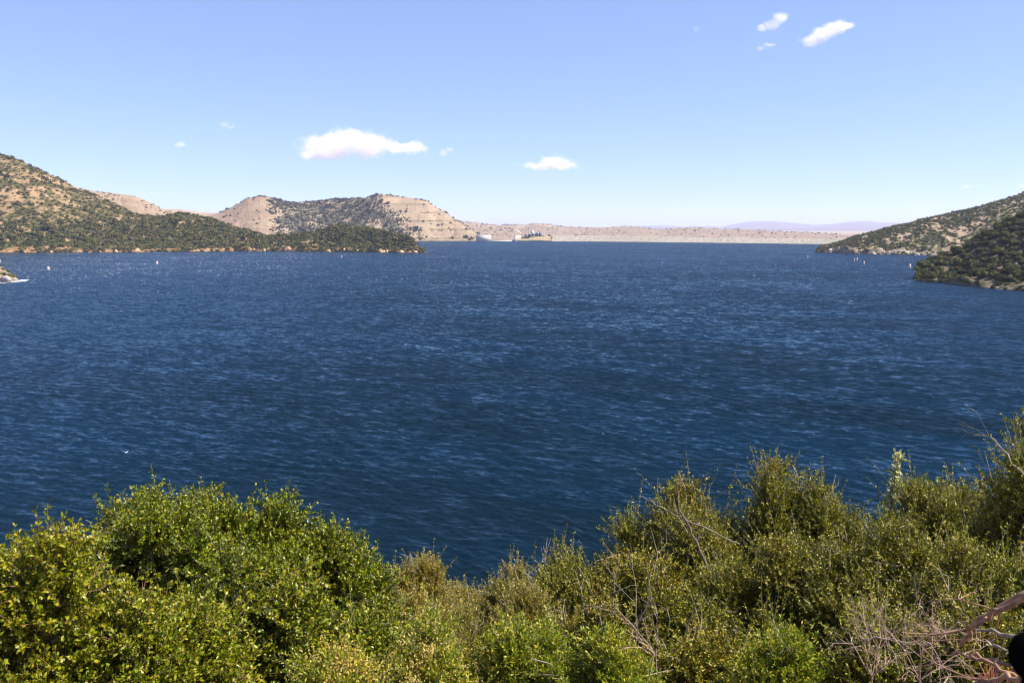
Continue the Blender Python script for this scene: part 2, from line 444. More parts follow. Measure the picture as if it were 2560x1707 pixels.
M_scrub_left = scrub_mat('left_hill_scrub', [(.028, .036, .008), (.060, .066, .014), (.10, .095, .026), (.18, .145, .055)])
M_scrub_grey = scrub_mat('grey_scrub', [(.040, .042, .026), (.062, .063, .042), (.085, .082, .056), (.12, .105, .075)], .12)
M_scrub_right = scrub_mat('right_hill_scrub', [(.034, .042, .007), (.066, .074, .012), (.10, .098, .018), (.15, .125, .035)])
M_scrub_head = scrub_mat('headland_bush', [(.018, .026, .005), (.042, .054, .008), (.085, .090, .012), (.14, .125, .025)], .3)
M_scrub_dark = scrub_mat('dark_bush', [(.014, .026, .005), (.035, .055, .009), (.060, .085, .012), (.085, .115, .016)], .3)

# --- left hill with its long wooded point
M_left = hill_mat('left_hill_soil', (.46, .31, .185), (.34, .235, .13), (.095, .085, .032), (.46, .27, .135), 4.0, .25, band=1.5)
def v_left(px, T, X, Y, Z):
    return np.clip(.38-3.5*(bare_left(px, Z, X, Y)), 0, 1)
def bare_left(px, Z, X, Y):
    b = .28*fbm(X/34, Y/34, 91, 3)+.6*fbm(X/11, Y/11, 94, 4)+.55*fbm(X/4, Y/4, 97, 2)
    return np.where(px > 380, b-.17, np.where(Z < 24, b-.15, b-.075))
left = Hill('hill', M_left,
    [(-900, 300), (-500, 290), (-200, 318), (0, 381), (24, 386), (71, 409), (95, 419), (155, 447), (205, 474), (250, 488), (286, 507), (340, 532),
     (393, 539), (440, 530), (476, 532), (524, 541), (560, 555), (582, 568), (615, 571), (639, 579), (668, 588), (734, 585), (782, 582), (806, 572),
     (830, 563), (877, 562), (920, 567), (972, 579), (1020, 591), (1039, 605), (1050, 620), (1068, 629)],
    [(-900, 650), (0, 632), (280, 631), (560, 628.5), (800, 629), (950, 631), (1068, 632)],
    [(-900, 300), (0, 280), (205, 240), (340, 170), (476, 130), (600, 90), (668, 60), (800, 70), (900, 60), (1000, 30), (1068, 6)], 160,
    na=900, ntt=110, jump=2.0, ngul=3.2, gs=42., seed=11, veg=1.2, rough=1.0, label='left hill with a long brushy point running into the lake', attr={'veg': v_left})
# --- eroded hill behind its shoulder
M_back = hill_mat('eroded_soil', (.40, .31, .22), (.34, .25, .18), (.11, .10, .07), (.4, .3, .2), .5, .35)
back = Hill('hill', M_back, [(60, 470), (160, 464), (238, 478), (286, 484), (333, 489), (365, 502), (393, 516), (415, 526), (470, 548)],
    [(60, 0, 1010), (470, 0, 1010)], [(60, 240), (470, 200)], 300, na=160, ntt=50, ngul=9, gs=22., seed=21, rough=1.6, label='eroded pale hill behind the left hill')
M_mesa = hill_mat('mesa_soil', (.42, .33, .25), (.36, .27, .20), (.14, .12, .09), (.4, .3, .2), .5, .3)
mesa = Hill('hill', M_mesa, [(300, 520), (405, 523.5), (450, 523), (500, 531), (560, 534), (640, 540), (760, 560)],
    [(300, 0, 1750), (760, 0, 1750)], [(300, 300), (760, 300)], 300, na=120, ntt=40, ngul=5, gs=40., seed=23, label='low flat-topped ridge far behind the left hill')

# --- quarried hill in the middle
def c_tone(px, T, X, Y, Z):       # reddish cut face left of the hollow
    return np.clip((700-px+60*fbm(X/30, Y/30, 5)*2)/50, 0, 1)
def hollow(px, t, x, y):
    w = 50*fbm(x/25, y/25, 8, 4)+25*fbm(x/8, y/8, 9, 3)
    return np.clip((px-(690+25*(1-t))+w)/14, 0, 1)*np.clip(((930+(1-t)*125)-px+w)/14, 0, 1)
def c_veg(px, T, X, Y, Z):
    return hollow(px, T, X, Y)*np.clip(.8-3*fbm(X/14, Y/14, 14, 3), 0, 1)
def c_bench(px, T, X, Y, Z):
    w = 60*fbm(X/25, Y/25, 6)
    return np.clip((px-(925+T*-10+(1-T)*110)+w)/20, 0, 1)+np.clip((690-px+w)/30, 0, 1)*.6
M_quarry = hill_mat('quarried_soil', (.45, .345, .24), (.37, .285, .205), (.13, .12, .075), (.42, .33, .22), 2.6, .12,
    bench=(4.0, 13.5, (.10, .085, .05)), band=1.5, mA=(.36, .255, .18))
dg = lambda px: math.degrees(azt(px, 600)[0])
quarry = Hill('hill', M_quarry,
    [(500, 545), (546, 532), (580, 518), (599, 507), (620, 495), (649, 489), (668, 491), (687, 498), (722, 504), (758, 506), (806, 500), (853, 496),
     (913, 495), (935, 487), (941, 485), (972, 486), (1008, 492), (1044, 497), (1071, 503), (1090, 519), (1110, 527), (1133, 544), (1152, 555),
     (1176, 572), (1198, 586), (1212, 594), (1228, 601.5)],
    [(500, 604), (900, 603.5), (1000, 603), (1228, 602.5)],
    [(500, 120), (580, 150), (690, 185), (800, 270), (900, 180), (960, 125), (1090, 110), (1150, 70), (1200, 24), (1228, 4)], 260,
    na=620, ntt=100, jump=2.0, lin=.6, ngul=1.0, gs=90., seed=31, rough=1.3, label='quarried tan hill with benches cut across its face',
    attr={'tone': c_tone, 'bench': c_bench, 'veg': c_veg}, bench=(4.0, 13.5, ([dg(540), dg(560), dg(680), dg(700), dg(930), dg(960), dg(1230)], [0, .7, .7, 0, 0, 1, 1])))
# --- pale hills beyond the dam
M_far = hill_mat('far_hill_soil', (.32, .255, .215), (.40, .30, .22), (.17, .15, .145), (.4, .3, .2), .5, .55, tex=.6, band=2)
far = Hill('hill', M_far,
    [(1060, 548), (1110, 551), (1152, 554), (1186, 556), (1214, 560), (1250, 563), (1286, 561), (1314, 562), (1338, 558.5), (1369, 559.5), (1405, 566), (1452, 568), (1512, 569),
     (1548, 567), (1561, 565.5), (1602, 568), (1638, 573.5), (1679, 571.5), (1737, 569), (1806, 572.5), (1870, 574), (1959, 579), (2010, 580.5), (2061, 583.5),
     (2100, 586), (2250, 590)],
    [(1060, 0, 1440), (1500, 0, 1440), (2250, 0, 1400)], [(1060, 500), (1400, 420), (1700, 380), (2250, 360)], 500, na=520, ntt=80, jump=1.0, lin=.8, ngul=3.2, gs=30., seed=41,
    rough=.8, label='low pale hills beyond the dam')
# --- far mountains, faded by the air between
M_mtn = hill_mat('mountain_rock', (.24, .20, .17), (.20, .17, .15), (.12, .11, .10), (.2, .18, .15), .1, .4, tex=.02)
mtn = Hill('mountains', M_mtn,
    [(1150, 571), (1235, 567), (1258, 561), (1266, 557), (1276, 561), (1300, 567), (1420, 570), (1560, 569), (1602, 565), (1650, 563.5), (1684, 565), (1717, 568),
     (1727, 564), (1755, 567), (1770, 564), (1801, 568), (1829, 561), (1878, 554), (1934, 553), (1977, 557), (2010, 560), (2043, 562.5), (2079, 560),
     (2119, 555.5), (2152, 553), (2176, 552), (2190, 556), (2226, 556.5), (2350, 560), (2700, 566)],
    [(1150, 0, 9500), (2700, 0, 9500)], [(1150, 3500), (2700, 3500)], 2200, na=500, ntt=70, jump=1, lin=.8, ngul=11, gs=500., seed=51, rough=1.5, label='blue hazy mountains on the skyline')
# --- right hills
M_right = hill_mat('right_hill_soil', (.46, .35, .255), (.38, .28, .19), (.10, .095, .035), (.44, .35, .27), 3.0, .2, band=1.5)
def bare_right(x, y): return .4*fbm(x/24, y/24, 95, 3)+.6*fbm(x/8, y/8, 96, 4)+.5*fbm(x/3, y/3, 98, 2)
def v_right(px, T, X, Y, Z): return np.clip(.7-6*bare_right(X, Y), 0, 1)
right = Hill('hill', M_right,
    [(2043, 622), (2052, 613), (2079, 608), (2117, 596), (2133, 589), (2171, 581), (2226, 565), (2274, 556), (2305, 546), (2367, 532), (2440, 515), (2500, 499),
     (2560, 480), (2700, 430), (3000, 360), (3500, 330)],
    [(2043, 631), (2143, 635), (2314, 638), (2560, 641), (3500, 650)],
    [(2043, 12), (2079, 60), (2133, 100), (2300, 170), (2560, 240), (3500, 320)], 200, na=560, ntt=100, jump=3.2, ngul=2.5, gs=40., seed=61, veg=1.0,
    rough=1.0, label='right hill sloping down to a rocky point', attr={'veg': v_right})
M_head = hill_mat('headland_soil', (.28, .21, .14), (.22, .17, .11), (.07, .07, .03), (.30, .235, .18), 1.5, .7, band=.8)
head = Hill('hill', M_head,
    [(2289, 665), (2300, 660), (2319, 650), (2357, 637), (2405, 617), (2452, 588), (2488, 567), (2524, 549), (2560, 532), (2700, 470), (3000, 400), (3500, 380)],
    [(2289, 702), (2357, 709), (2476, 721), (2560, 728), (2800, 752), (3500, 800)],
    [(2289, 12), (2320, 30), (2405, 60), (2560, 85), (3000, 120), (3500, 130)], 90, na=320, ntt=70, jump=1.3, ngul=1.2, gs=18., seed=71, veg=0.6, rough=.8,
    label='steep dark headland dropping into the lake at right')
M_islet = hill_mat('islet_soil', (.30, .24, .17), (.25, .2, .13), (.09, .09, .03), (.36, .32, .28), 1.8, .5, band=.5)
islet = Hill('hill', M_islet, [(-500, 560), (-200, 600), (-60, 640), (0, 664), (16, 675), (32, 687), (42, 695), (50, 702)],
    [(-500, 745), (-60, 712), (0, 706.5), (50, 703.5)], [(-500, 60), (-60, 28), (0, 16), (36, 8), (50, 3)], 40, na=160, ntt=50, jump=1.2, ngul=.6, gs=12., seed=81, rough=.4,
    label='small rocky spit at the left edge')

# --- the shore the camera stands on
def gz(x, y):
    x = np.asarray(x, float); y = np.asarray(y, float)
    s = np.log1p(np.exp((y-1.6)*2.0))/2.0
    z = 18.35-.56*s
    return z+.35*fbm(x/3, y/3, 5, 4)+.5*fbm(x/14, y/14, 6, 2)*np.clip(s/4, 0, 1)
xs = np.linspace(-70, 70, 421); ys = np.concatenate([np.linspace(-40, 0, 30), np.linspace(.2, 48, 220)])
XX, YY = np.meshgrid(xs, ys, indexing='ij'); ZZ = gz(XX, YY)
idx = np.arange(XX.size).reshape(XX.shape)
m = NT('slope_litter'); P = m.pos()
c = m.mix(m.step(m.noise(P, 1.3, 5, .7), .35, .65), (.085, .06, .04), (.19, .135, .085))
c = m.mix(m.step(m.noise(P, 28, 3, .7), .5, .68), c, (.27, .20, .13))
M_litter = m.fin(m.bsdf(c, .95, .1, Normal=m.bump(m.noise(P, 18, 5, .75), .8, .06)).outputs[0])
o = mesh_np('ground', np.stack([XX, YY, ZZ], -1).reshape(-1, 3), np.stack([idx[:-1, :-1], idx[1:, :-1], idx[1:, 1:], idx[:-1, 1:]], -1).reshape(-1, 4), M_litter, None, True)
tag(o, 'brown brushy slope falling to the lake', kind='structure')
# --- lake bed and plain out to the horizon
n_ = 64; g_ = np.linspace(-1, 1, n_); gx, gy = np.meshgrid(np.sign(g_)*np.abs(g_)**2*42000, np.sign(g_)*np.abs(g_)**2*42000, indexing='ij')
idx = np.arange(n_*n_).reshape(n_, n_)
m = NT('plain_soil'); P = m.pos()
c = m.mix(m.step(m.noise(P, .004, 5, .6), .35, .65), (.30, .23, .17), (.20, .17, .12))
M_plain = m.fin(m.bsdf(c, .95, .1).outputs[0])
tag(mesh_np('terrain', np.stack([gx, gy, gx*0-5.2], -1).reshape(-1, 3), np.stack([idx[:-1, :-1], idx[1:, :-1], idx[1:, 1:], idx[:-1, 1:]], -1).reshape(-1, 4), M_plain),
    'lake bed and dry plain reaching the horizon', kind='structure')

# ------------------------------------------------------------------ water: real waves, finer near the viewer
def build_water():
    na, nr = 1150, 1250
    A = np.linspace(R(-46), R(46), na)
    rr = 1/np.linspace(1/30., 1/700., nr)
    rr = np.concatenate([rr, np.linspace(720, 1700, 50)])
    AA, RR = np.meshgrid(A, rr, indexing='ij'); X = RR*np.sin(AA); Y = RR*np.cos(AA)
    dr = np.gradient(rr)[None, :]; dx = RR*(A[1]-A[0])
    Z = np.zeros_like(X)
    r = np.random.default_rng(5)
    wx = X+1.2*fbm(X/14, Y/14, 2, 2); wy = Y+1.2*fbm(X/12, Y/12, 3, 2)
    grp = .55+.9*(fbm(X/16, Y/7, 12, 3)+.5)
    for k in range(70):
        lam = 10**r.uniform(math.log10(.28), math.log10(2.6))
        ang = R(62)+r.normal()*R(27)
        kx, ky = math.cos(ang)*2*math.pi/lam, math.sin(ang)*2*math.pi/lam
        amp = .0056*lam**.95
        fade = np.clip((lam/(2.2*np.maximum(dr, dx*.6)))-1, 0, 1)
        ph = kx*wx+ky*wy+r.uniform(0, 6.28)
        Z += amp*fade*(np.sin(ph)+.28*np.cos(2*ph))
    Z *= grp
    # wind chop seen far off: long swells only
    idx = np.arange(X.size).reshape(X.shape)
    Q = np.stack([idx[:-1, :-1], idx[1:, :-1], idx[1:, 1:], idx[:-1, 1:]], -1).reshape(-1, 4)
    o = mesh_np('water', np.stack([X, Y, Z], -1).reshape(-1, 3), Q, M_water, None, True)
    return tag(o, 'wind-ruffled deep blue lake water', kind='structure')
build_water()

# ------------------------------------------------------------------ hillside scrub
def patches(x, y, s, seed): return fbm(x/s, y/s, seed, 3)
def d_left(px, t, x, y, z):
    b = bare_left(px, z, x, y)
    return np.clip(.85-np.clip(b*7+.2, 0, 1)*.78, 0, 1)*np.where(z < 1.2, .6, 1)
P = np.concatenate([left.scatter(3600, -300, 1060, lambda px, t, x, y, z: d_left(px, t, x, y, z)*(z < 27), seed=2, mind=1.9),
                    left.scatter(1700, -400, 700, lambda px, t, x, y, z: d_left(px, t, x, y, z)*(z >= 27), seed=102, mind=2.7)])
rad = np.where(P[:, 2] < 27, 2.2, 1.75)*np.exp(np.random.default_rng(3).normal(size=len(P))*.33)
join_bushes('chaparral', TM_low+TM_mid[:2], P, rad, M_scrub_left, 'olive chaparral scrub scattered over the left hill and its point', seed=4)
def shoreline(hill, px0, px1, n, seed, r0, r1, mat, lab):
    P = hill.scatter(n, px0, px1, lambda px, t, x, y, z: np.where(fbm(x/9, y/9, seed, 3) > -.07, 1., .06), t0=.004, t1=.035, seed=seed, mind=1.1, zlo=-.2)
    P[:, 2] = np.maximum(P[:, 2], .3)*.8
    join_bushes('chaparral', TM_mid, P, np.random.default_rng(seed).uniform(r0, r1, len(P)), mat, lab, seed=seed)
shoreline(left, -60, 1064, 300, 201, 1.3, 2.9, M_scrub_left, 'bushes overhanging the waterline below the left hill')
shoreline(right, 2043, 2500, 90, 202, .9, 1.9, M_scrub_right, 'bushes overhanging the waterline of the right hill')
join_bushes('chaparral', TM_mid, head.scatter(40, 2290, 2318, lambda px, t, x, y, z: px*0+1., t0=.0, t1=1.1, seed=205, mind=.8, zlo=-.2), np.random.default_rng(5).uniform(.8, 1.3, 40)[:len(head.scatter(40, 2290, 2318, lambda px, t, x, y, z: px*0+1., t0=.0, t1=1.1, seed=205, mind=.8, zlo=-.2))], M_scrub_head, 'scrub clothing the blunt tip of the steep headland', seed=9)
P_ = islet.scatter(260, -500, -34, lambda px, t, x, y, z: np.where(fbm(x/8, y/8, 7, 3) > -.1, .9, .1), seed=206, mind=1.4)
join_bushes('chaparral', TM_mid, P_, np.random.default_rng(6).uniform(.8, 1.8, len(P_)), M_scrub_left, 'scrub along the small left spit', seed=10)
shoreline(head, 2300, 2900, 150, 203, .8, 1.6, M_scrub_head, 'bushes overhanging the waterline of the steep headland')
P = left.scatter(2200, -300, 1060, lambda px, t, x, y, z: np.clip(.8-np.clip(bare_left(px, z, x, y)*12, 0, 1)*.7, 0, 1), seed=5, mind=1.2)
join_bushes('chaparral', TM_low, P, np.random.default_rng(3).uniform(.5, 1.1, len(P)), M_scrub_grey, 'low grey undergrowth between the bushes of the left hill', seed=6)
P = back.scatter(160, 150, 460, lambda px, t, x, y, z: np.where(patches(x, y, 40, 92) > 0, .9, .15), seed=5, mind=3)
join_bushes('chaparral', TM_low, P, np.random.default_rng(4).uniform(1.0, 2.2, len(P)), M_scrub_grey, 'sparse grey scrub on the eroded hill behind', seed=7)
def d_q(px, t, x, y, z):
    h = hollow(px, t, x, y); w = 40*fbm(x/25, y/25, 8)
    edge = np.exp(-((px-(935+(1-t)*125)+w)/16)**2)*.6+np.exp(-((px-(690+(1-t)*25)+w)/12)**2)*.5
    return np.clip(.9*h*np.clip(1-5*(fbm(x/14, y/14, 14, 3)-.08), .1, 1)+edge*.8+.012+.3*(t > .97), 0, 1)
P = quarry.scatter(2600, 545, 1200, d_q, seed=6, mind=2.4)
join_bushes('chaparral', TM_low, P, 2.1*np.exp(np.random.default_rng(8).normal(size=len(P))*.35), M_scrub_grey, 'grey green scrub filling the hollow of the quarried hill', seed=9)
P = far.scatter(420, 1080, 2100, lambda px, t, x, y, z: np.where(t > .93, .9, .12+.5*(px < 1290)*(t > .4)), seed=7, mind=5)
join_bushes('chaparral', TM_low, P, np.random.default_rng(8).uniform(1.2, 2.8, len(P)), M_scrub_grey, 'dark specks of scrub along the low hills beyond the dam', seed=10)
def d_right(px, t, x, y, z):
    b = bare_right(x, y); mid = np.exp(-((t-.42)/.25)**2)*(px > 2200)
    return np.clip(.95-.95*np.clip((b+.03)*10, 0, 1)*(.5+.5*mid), .05, 1)*np.where(z < 1.6, .45, 1)
P = right.scatter(3600, 2043, 2900, d_right, seed=8, mind=1.7)
join_bushes('chaparral', TM_low+TM_mid[:2], P, np.random.default_rng(9).uniform(1.1, 2.3, len(P)), M_scrub_right, 'olive chaparral scrub over the right hill', seed=11)

# individual bushes that show largest: the headland, the spit and the foot of the left hill
def bush_protos(label_mat, n, nq, leaf, seed):
    out = []
    for i in range(n):
        V, Q = bush_template(nq, leaf, seed+i, flat=.85, lobes=8)
        me = mesh_np('bush', V, Q, label_mat); out.append(me)
    return out
used = set()
def place_bushes(P, rad, protos, label_fn, group, seed, hs=(.8, 1.2)):
    r = np.random.default_rng(seed)
    for k, p in enumerate(P):
        q = protos[int(r.integers(len(protos)))]
        if q.name in used: o = q.copy(); sc.collection.objects.link(o)
        else: o = q; used.add(q.name)
        s = rad[k]; o.location = (p[0], p[1], p[2]-.12*s); o.scale = (s, s, s*r.uniform(*hs)); o.rotation_euler = (0, 0, r.uniform(0, 6.28))
        tag(o, label_fn(p), 'bush', group)
pr_head = bush_protos(M_scrub_head, 5, 1000, .075, 300)
pr_dark = bush_protos(M_scrub_dark, 3, 420, .11, 320)
pr_mid = bush_protos(M_scrub_left, 3, 420, .11, 340)
P = head.scatter(150, 2309, 2585, lambda px, t, x, y, z: np.ones_like(px)*np.where(z < 1.6, .15, 1), t0=.1, seed=12, mind=3.1)
def lab_head(p):
    zone = 'low by the water' if p[2] < 8 else ('half way up' if p[2] < 18 else 'high up')
    side = 'near its tip' if p[3] < 2400 else ('in its middle' if p[3] < 2490 else 'at the frame edge')
    return 'dark bush %s on the right headland, %s' % (zone, side)
place_bushes(P, np.random.default_rng(13).uniform(2.0, 3.3, len(P)), pr_head, lab_head, 'bushes crowding the steep right headland', 14, (.7, 1.15))
P = head.scatter(420, 2297, 3300, lambda px, t, x, y, z: np.where(z < 1.2, .2, .9), t0=.04, seed=15, mind=1.5)
join_bushes('chaparral', TM_mid, P, np.random.default_rng(16).uniform(.9, 1.6, len(P)), M_scrub_head, 'low scrub filling in between the bushes of the right headland', seed=17)
P = left.scatter(85, 0, 560, lambda px, t, x, y, z: np.where((z > 3.0) & (z < 22), 1, 0)*np.where(px < 300, 1, .25), seed=18, mind=4.4)
def lab_left(p):
    return 'dark bush low on the left hill, %s, %s' % ('by the bank' if p[2] < 9 else 'above the thicket', 'toward the left edge' if p[3] < 150 else ('below the bare soil patches' if p[3] < 330 else 'below the saddle'))
place_bushes(P, np.random.default_rng(19).uniform(2.4, 4.2, len(P)), pr_dark+pr_mid[:1], lab_left, 'large bushes at the foot of the left hill', 20, (.75, 1.1))
P = left.scatter(60, 560, 1045, lambda px, t, x, y, z: np.where((z > 2.0), 1, 0)*np.where(px > 860, 1, .35), seed=21, mind=3.6)
def lab_pt(p):
    return 'green bush on the long wooded point, %s' % ('on its rounded knoll near the tip' if p[3] > 870 else ('on its low neck' if p[3] < 700 else 'on its middle rise'))
place_bushes(P, np.random.default_rng(22).uniform(2.0, 3.2, len(P)), pr_mid[1:]+pr_dark[1:], lab_pt, 'bushes on the long wooded point', 23, (.75, 1.1))
P = islet.scatter(11, -30, 46, lambda px, t, x, y, z: np.where(z > .9, 1., 0), t0=.15, seed=24, mind=1.2)
place_bushes(P, np.random.default_rng(25).uniform(.9, 1.5, len(P)), bush_protos(scrub_mat('spit_bush', [(.05, .055, .01), (.10, .10, .018), (.16, .14, .03)], .6), 2, 500, .08, 360),
             lambda p: 'yellow green bush on the small spit at the left edge', 'bushes on the small spit', 26)

# ------------------------------------------------------------------ rocks along the shores
M_rock_pale = plain('pale_rock', (.42, .35, .28), .9, .15, .4, .6)
M_rock_or = plain('orange_rock', (.46, .28, .15), .9, .15, .4, .5)
M_rock_grey = plain('grey_rock', (.33, .28, .27), .9, .15, .35, 1.2)
def rock_mesh(name, mat, seed):
    r = np.random.default_rng(seed); nu, nv = 14, 9; V = []
    off = r.normal(size=(7, 3)); off /= np.linalg.norm(off, axis=1, keepdims=True); cut = r.uniform(.55, .85, 7)
    for i in range(nv):
        ph = math.pi*i/(nv-1)
        for j in range(nu):
            th = 2*math.pi*j/nu
            d = np.array([math.sin(ph)*math.cos(th), math.sin(ph)*math.sin(th), math.cos(ph)])
            q = 1.0
            for a, c_ in zip(off, cut):
                k = float(d@a)
                if k > 0: q = min(q, c_/k)
            if 0 < i < nv-1: q *= r.uniform(.94, 1.04)
            V.append(d*q)
    Q = [[i*nu+j, (i+1)*nu+j, (i+1)*nu+(j+1) % nu, i*nu+(j+1) % nu] for i in range(nv-1) for j in range(nu)]
    return mesh_np(name, np.array(V), np.array(Q), mat)
rocks = [rock_mesh('boulder', M_rock_or, 400+i) for i in range(3)]+[rock_mesh('boulder', M_rock_pale, 410+i) for i in range(3)]
def rock_at(proto, loc, s, rz, lab, grp):
    if proto.name in used: o = proto.copy(); sc.collection.objects.link(o)
    else: o = proto; used.add(proto.name)
    o.location = loc; o.scale = s; o.rotation_euler = (0, 0, rz); tag(o, lab, 'rock', grp)
r = np.random.default_rng(31)
for k in range(34):
    px = r.uniform(20, 1060); a = azt(px, 630)[0]
    x, y, z = left.surf(np.array([a]), np.array([r.uniform(.004, .03)]))
    s = r.uniform(1.0, 2.6)
    rock_at(rocks[k % 3], (x[0], y[0], max(0, z[0]*.4)), (s*1.3, s, s*r.uniform(.7, 1.2)), r.uniform(0, 6), 'orange boulder at the waterline below the left hill, %s' % ('under the thicket' if px < 350 else ('along the pale bank' if px < 700 else 'round the wooded point')), 'orange boulders along the left shore')
for k in range(26):
    px = r.uniform(2060, 2320); a = azt(px, 630)[0]
    x, y, z = right.surf(np.array([a]), np.array([r.uniform(.004, .05)]))
    s = r.uniform(.7, 2.0)
    rock_at(rocks[3+k % 3], (x[0], y[0], max(0, z[0]*.7)), (s*1.3, s, s*r.uniform(.7, 1.2)), r.uniform(0, 6), 'pale boulder at the foot of the right hill, %s' % ('near its dark tip' if px < 2130 else 'toward the headland'), 'pale boulders along the right shore')
b = rock_mesh('boulder', M_rock_grey, 431); b.location = at(14, 701, wdist(14, 706)); b.location.z = .9; b.scale = (2.3, 1.6, 1.7)
tag(b, 'large pinkish grey boulder at the foot of the small left spit', 'rock')
b = rock_mesh('boulder', M_rock_grey, 433); b.location = at(-8, 652, 330); b.scale = (1.6, 1.4, 1.3); tag(b, 'pale rock on top of the small left spit', 'rock')
# surf round the spit
m = NT('surf_foam'); P = m.pos(); fo = m.step(m.noise(P, 1.2, 4, .7), .36, .52)
p = m.bsdf((.6, .63, .66), .8, .2); tr = m.n('ShaderNodeBsdfTransparent'); mx = m.n('ShaderNodeMixShader'); m.l(fo, mx.inputs[0]); m.l(tr.outputs[0], mx.inputs[1]); m.l(p.outputs[0], mx.inputs[2])
M_foam = m.fin(mx.outputs[0])
def strip(pts, w, z, name, mat, lab, kind, parent=None):
    pts = np.array(pts); T = np.gradient(pts, axis=0); T /= np.linalg.norm(T, axis=1, keepdims=True)
    Nn = np.stack([-T[:, 1], T[:, 0]], 1); w = np.array(w)[:, None] if np.ndim(w) else w
    a = pts+Nn*w; b = pts-Nn*w; n = len(pts)
    zz = np.full(n, z) if np.ndim(z) == 0 else z
    V = np.concatenate([np.column_stack([a, zz]), np.column_stack([b, zz])])
    Q = [[i, i+1, n+i+1, n+i] for i in range(n-1)]
    return tag(mesh_np(name, V, np.array(Q), mat, parent), lab, kind=kind)
fp = [wpt(x, y)[:2] for x, y in [(-160, 722), (-60, 714), (0, 708.5), (20, 707), (40, 705.5), (52, 703.5), (62, 700.5), (70, 700)]]
strip(fp, [1, 1, 1.0, .9, 1.3, 1.8, 1.6, .4], .16, 'foam', M_foam, 'white surf breaking round the small left spit', 'stuff')

# ------------------------------------------------------------------ dam
m = NT('riprap'); P = m.pos(); vo = m.n('ShaderNodeTexVoronoi'); m.l(P, vo.inputs['Vector']); vo.inputs['Scale'].default_value = .9
sp = m.n('ShaderNodeSeparateColor'); m.l(vo.outputs['Color'], sp.inputs[0])
c = m.ramp(sp.outputs[0], [(0, (.10, .085, .07)), (.2, (.22, .195, .155)), (.5, (.30, .27, .22)), (1, (.40, .36, .30))])
M_riprap = m.fin(m.bsdf(c, .95, .1, Normal=m.bump(vo.outputs['Distance'], .6, .3)).outputs[0])
M_conc = plain('pale_concrete', (.50, .46, .39), .85, .2, .12, .4)
M_conc_dark = plain('grey_and_shaded_concrete', (.34, .33, .34), .85, .2, .2, .4)  # spillway wall's shade painted into the concrete; plain grey for ladder and boat posts
M_road = plain('dirt_road_soil', (.44, .35, .27), .9, .1, .15, .3)
dam_pts = [(1380, 603.3, 589), (1500, 604, 589.5), (1620, 605.2, 591), (1755, 606.6, 593.5), (1900, 608.4, 595.5), (2036, 610.2, 597.5), (2160, 612.5, 599), (2400, 617, 602)]
BL = []; CR = []
for px, yb, yt in dam_pts:
    D = wdist(px, yb); a = azt(px, yb)[0]; t = azt(px, yt)[1]; Dc = D+17
    BL.append((a, D)); CR.append((a, Dc, CAMZ+Dc*t))
aa = np.linspace(BL[0][0], BL[-1][0], 260)
Db = np.interp(aa, [q[0] for q in BL], [q[1] for q in BL]); zc = np.interp(aa, [q[0] for q in CR], [q[2] for q in CR])
rows = [(-8, -5.), (0, -.3), (17, None), (25, None), (45, -2.)]
Vd = []
for dd, z in rows:
    zz = zc if z is None else np.full_like(aa, z)
    Vd.append(np.stack([(Db+dd)*np.sin(aa), (Db+dd)*np.cos(aa), zz], -1))
# subdivide the water face and roughen it as dumped stone
face = []
for k in range(11):
    f = k/10; base = Vd[1]*(1-f)+Vd[2]*f
    if 0 < k < 10: base[:, 2] += (fbm(base[:, 0]/2.5, base[:, 1]/2.5, 77+k, 3))*.7
    face.append(base)
S_ = [Vd[0]]+face+[Vd[3], Vd[4]]
G = np.stack(S_, 0); kk, nn, _ = G.shape; idx = np.arange(kk*nn).reshape(kk, nn)
dm = empty('dam', (float(CR[3][1]*math.sin(CR[3][0])), float(CR[3][1]*math.cos(CR[3][0])), 0)); tag(dm, 'long low rockfill dam of pale riprap closing the far end of the lake', 'dam')
L0 = np.array(dm.location)
mesh_np('embankment', G.reshape(-1, 3)-L0, np.stack([idx[:-1, :-1], idx[:-1, 1:], idx[1:, 1:], idx[1:, :-1]], -1).reshape(-1, 4), M_riprap, dm)
V1 = np.stack([(Db+18)*np.sin(aa), (Db+18)*np.cos(aa), zc+.05], -1)-L0; V2 = np.stack([(Db+24)*np.sin(aa), (Db+24)*np.cos(aa), zc+.05], -1)-L0
nA = len(aa); mesh_np('crest_road', np.concatenate([V1, V2]), np.array([[i, i+1, nA+i+1, nA+i] for i in range(nA-1)]), M_road, dm)

# ------------------------------------------------------------------ spillway and gatehouse knoll
DS = 1315.
def P3(px, py, D=DS): return at(px, py, D)
def wall(pxa, pxb, ytop, D0, D1, th, mat, name, lab, sill=None):
    a = P3(pxa, ytop, D0); b = P3(pxb, ytop, D1); z = a[2]
    mb = MB(); dx, dy = b[0]-a[0], b[1]-a[1]; L = math.hypot(dx, dy); nx, ny = -dy/L*th, dx/L*th
    o = empty(name, (a[0], a[1], 0)); o0 = a
    q = [(0, 0), (dx, dy), (dx+nx, dy+ny), (nx, ny)]
    mb.prism([(x, y, -3) for x, y in q], [(x, y, z) for x, y in q]); mb.build('wall', mat, o)
    cp = MB(); cp.box(((dx+nx)/2, (dy+ny)/2, z+.2), (L+.6, th+.5, .4), math.atan2(dy, dx)); cp.build('coping', M_conc, o)
    tag(o, lab, 'wall'); return o
wall(1190, 1227, 587.8, 1318, 1312, 1.2, M_conc, 'spillway_wall', 'pale concrete wall at the foot of the quarried hill, left side of the spillway')
wall(1288, 1303, 589.2, 1308, 1345, 1.2, M_conc_dark, 'spillway_wall', 'concrete wall of the spillway beside the knoll, its shade painted grey')
a = P3(1227, 601, 1318); b = P3(1290, 601, 1318)
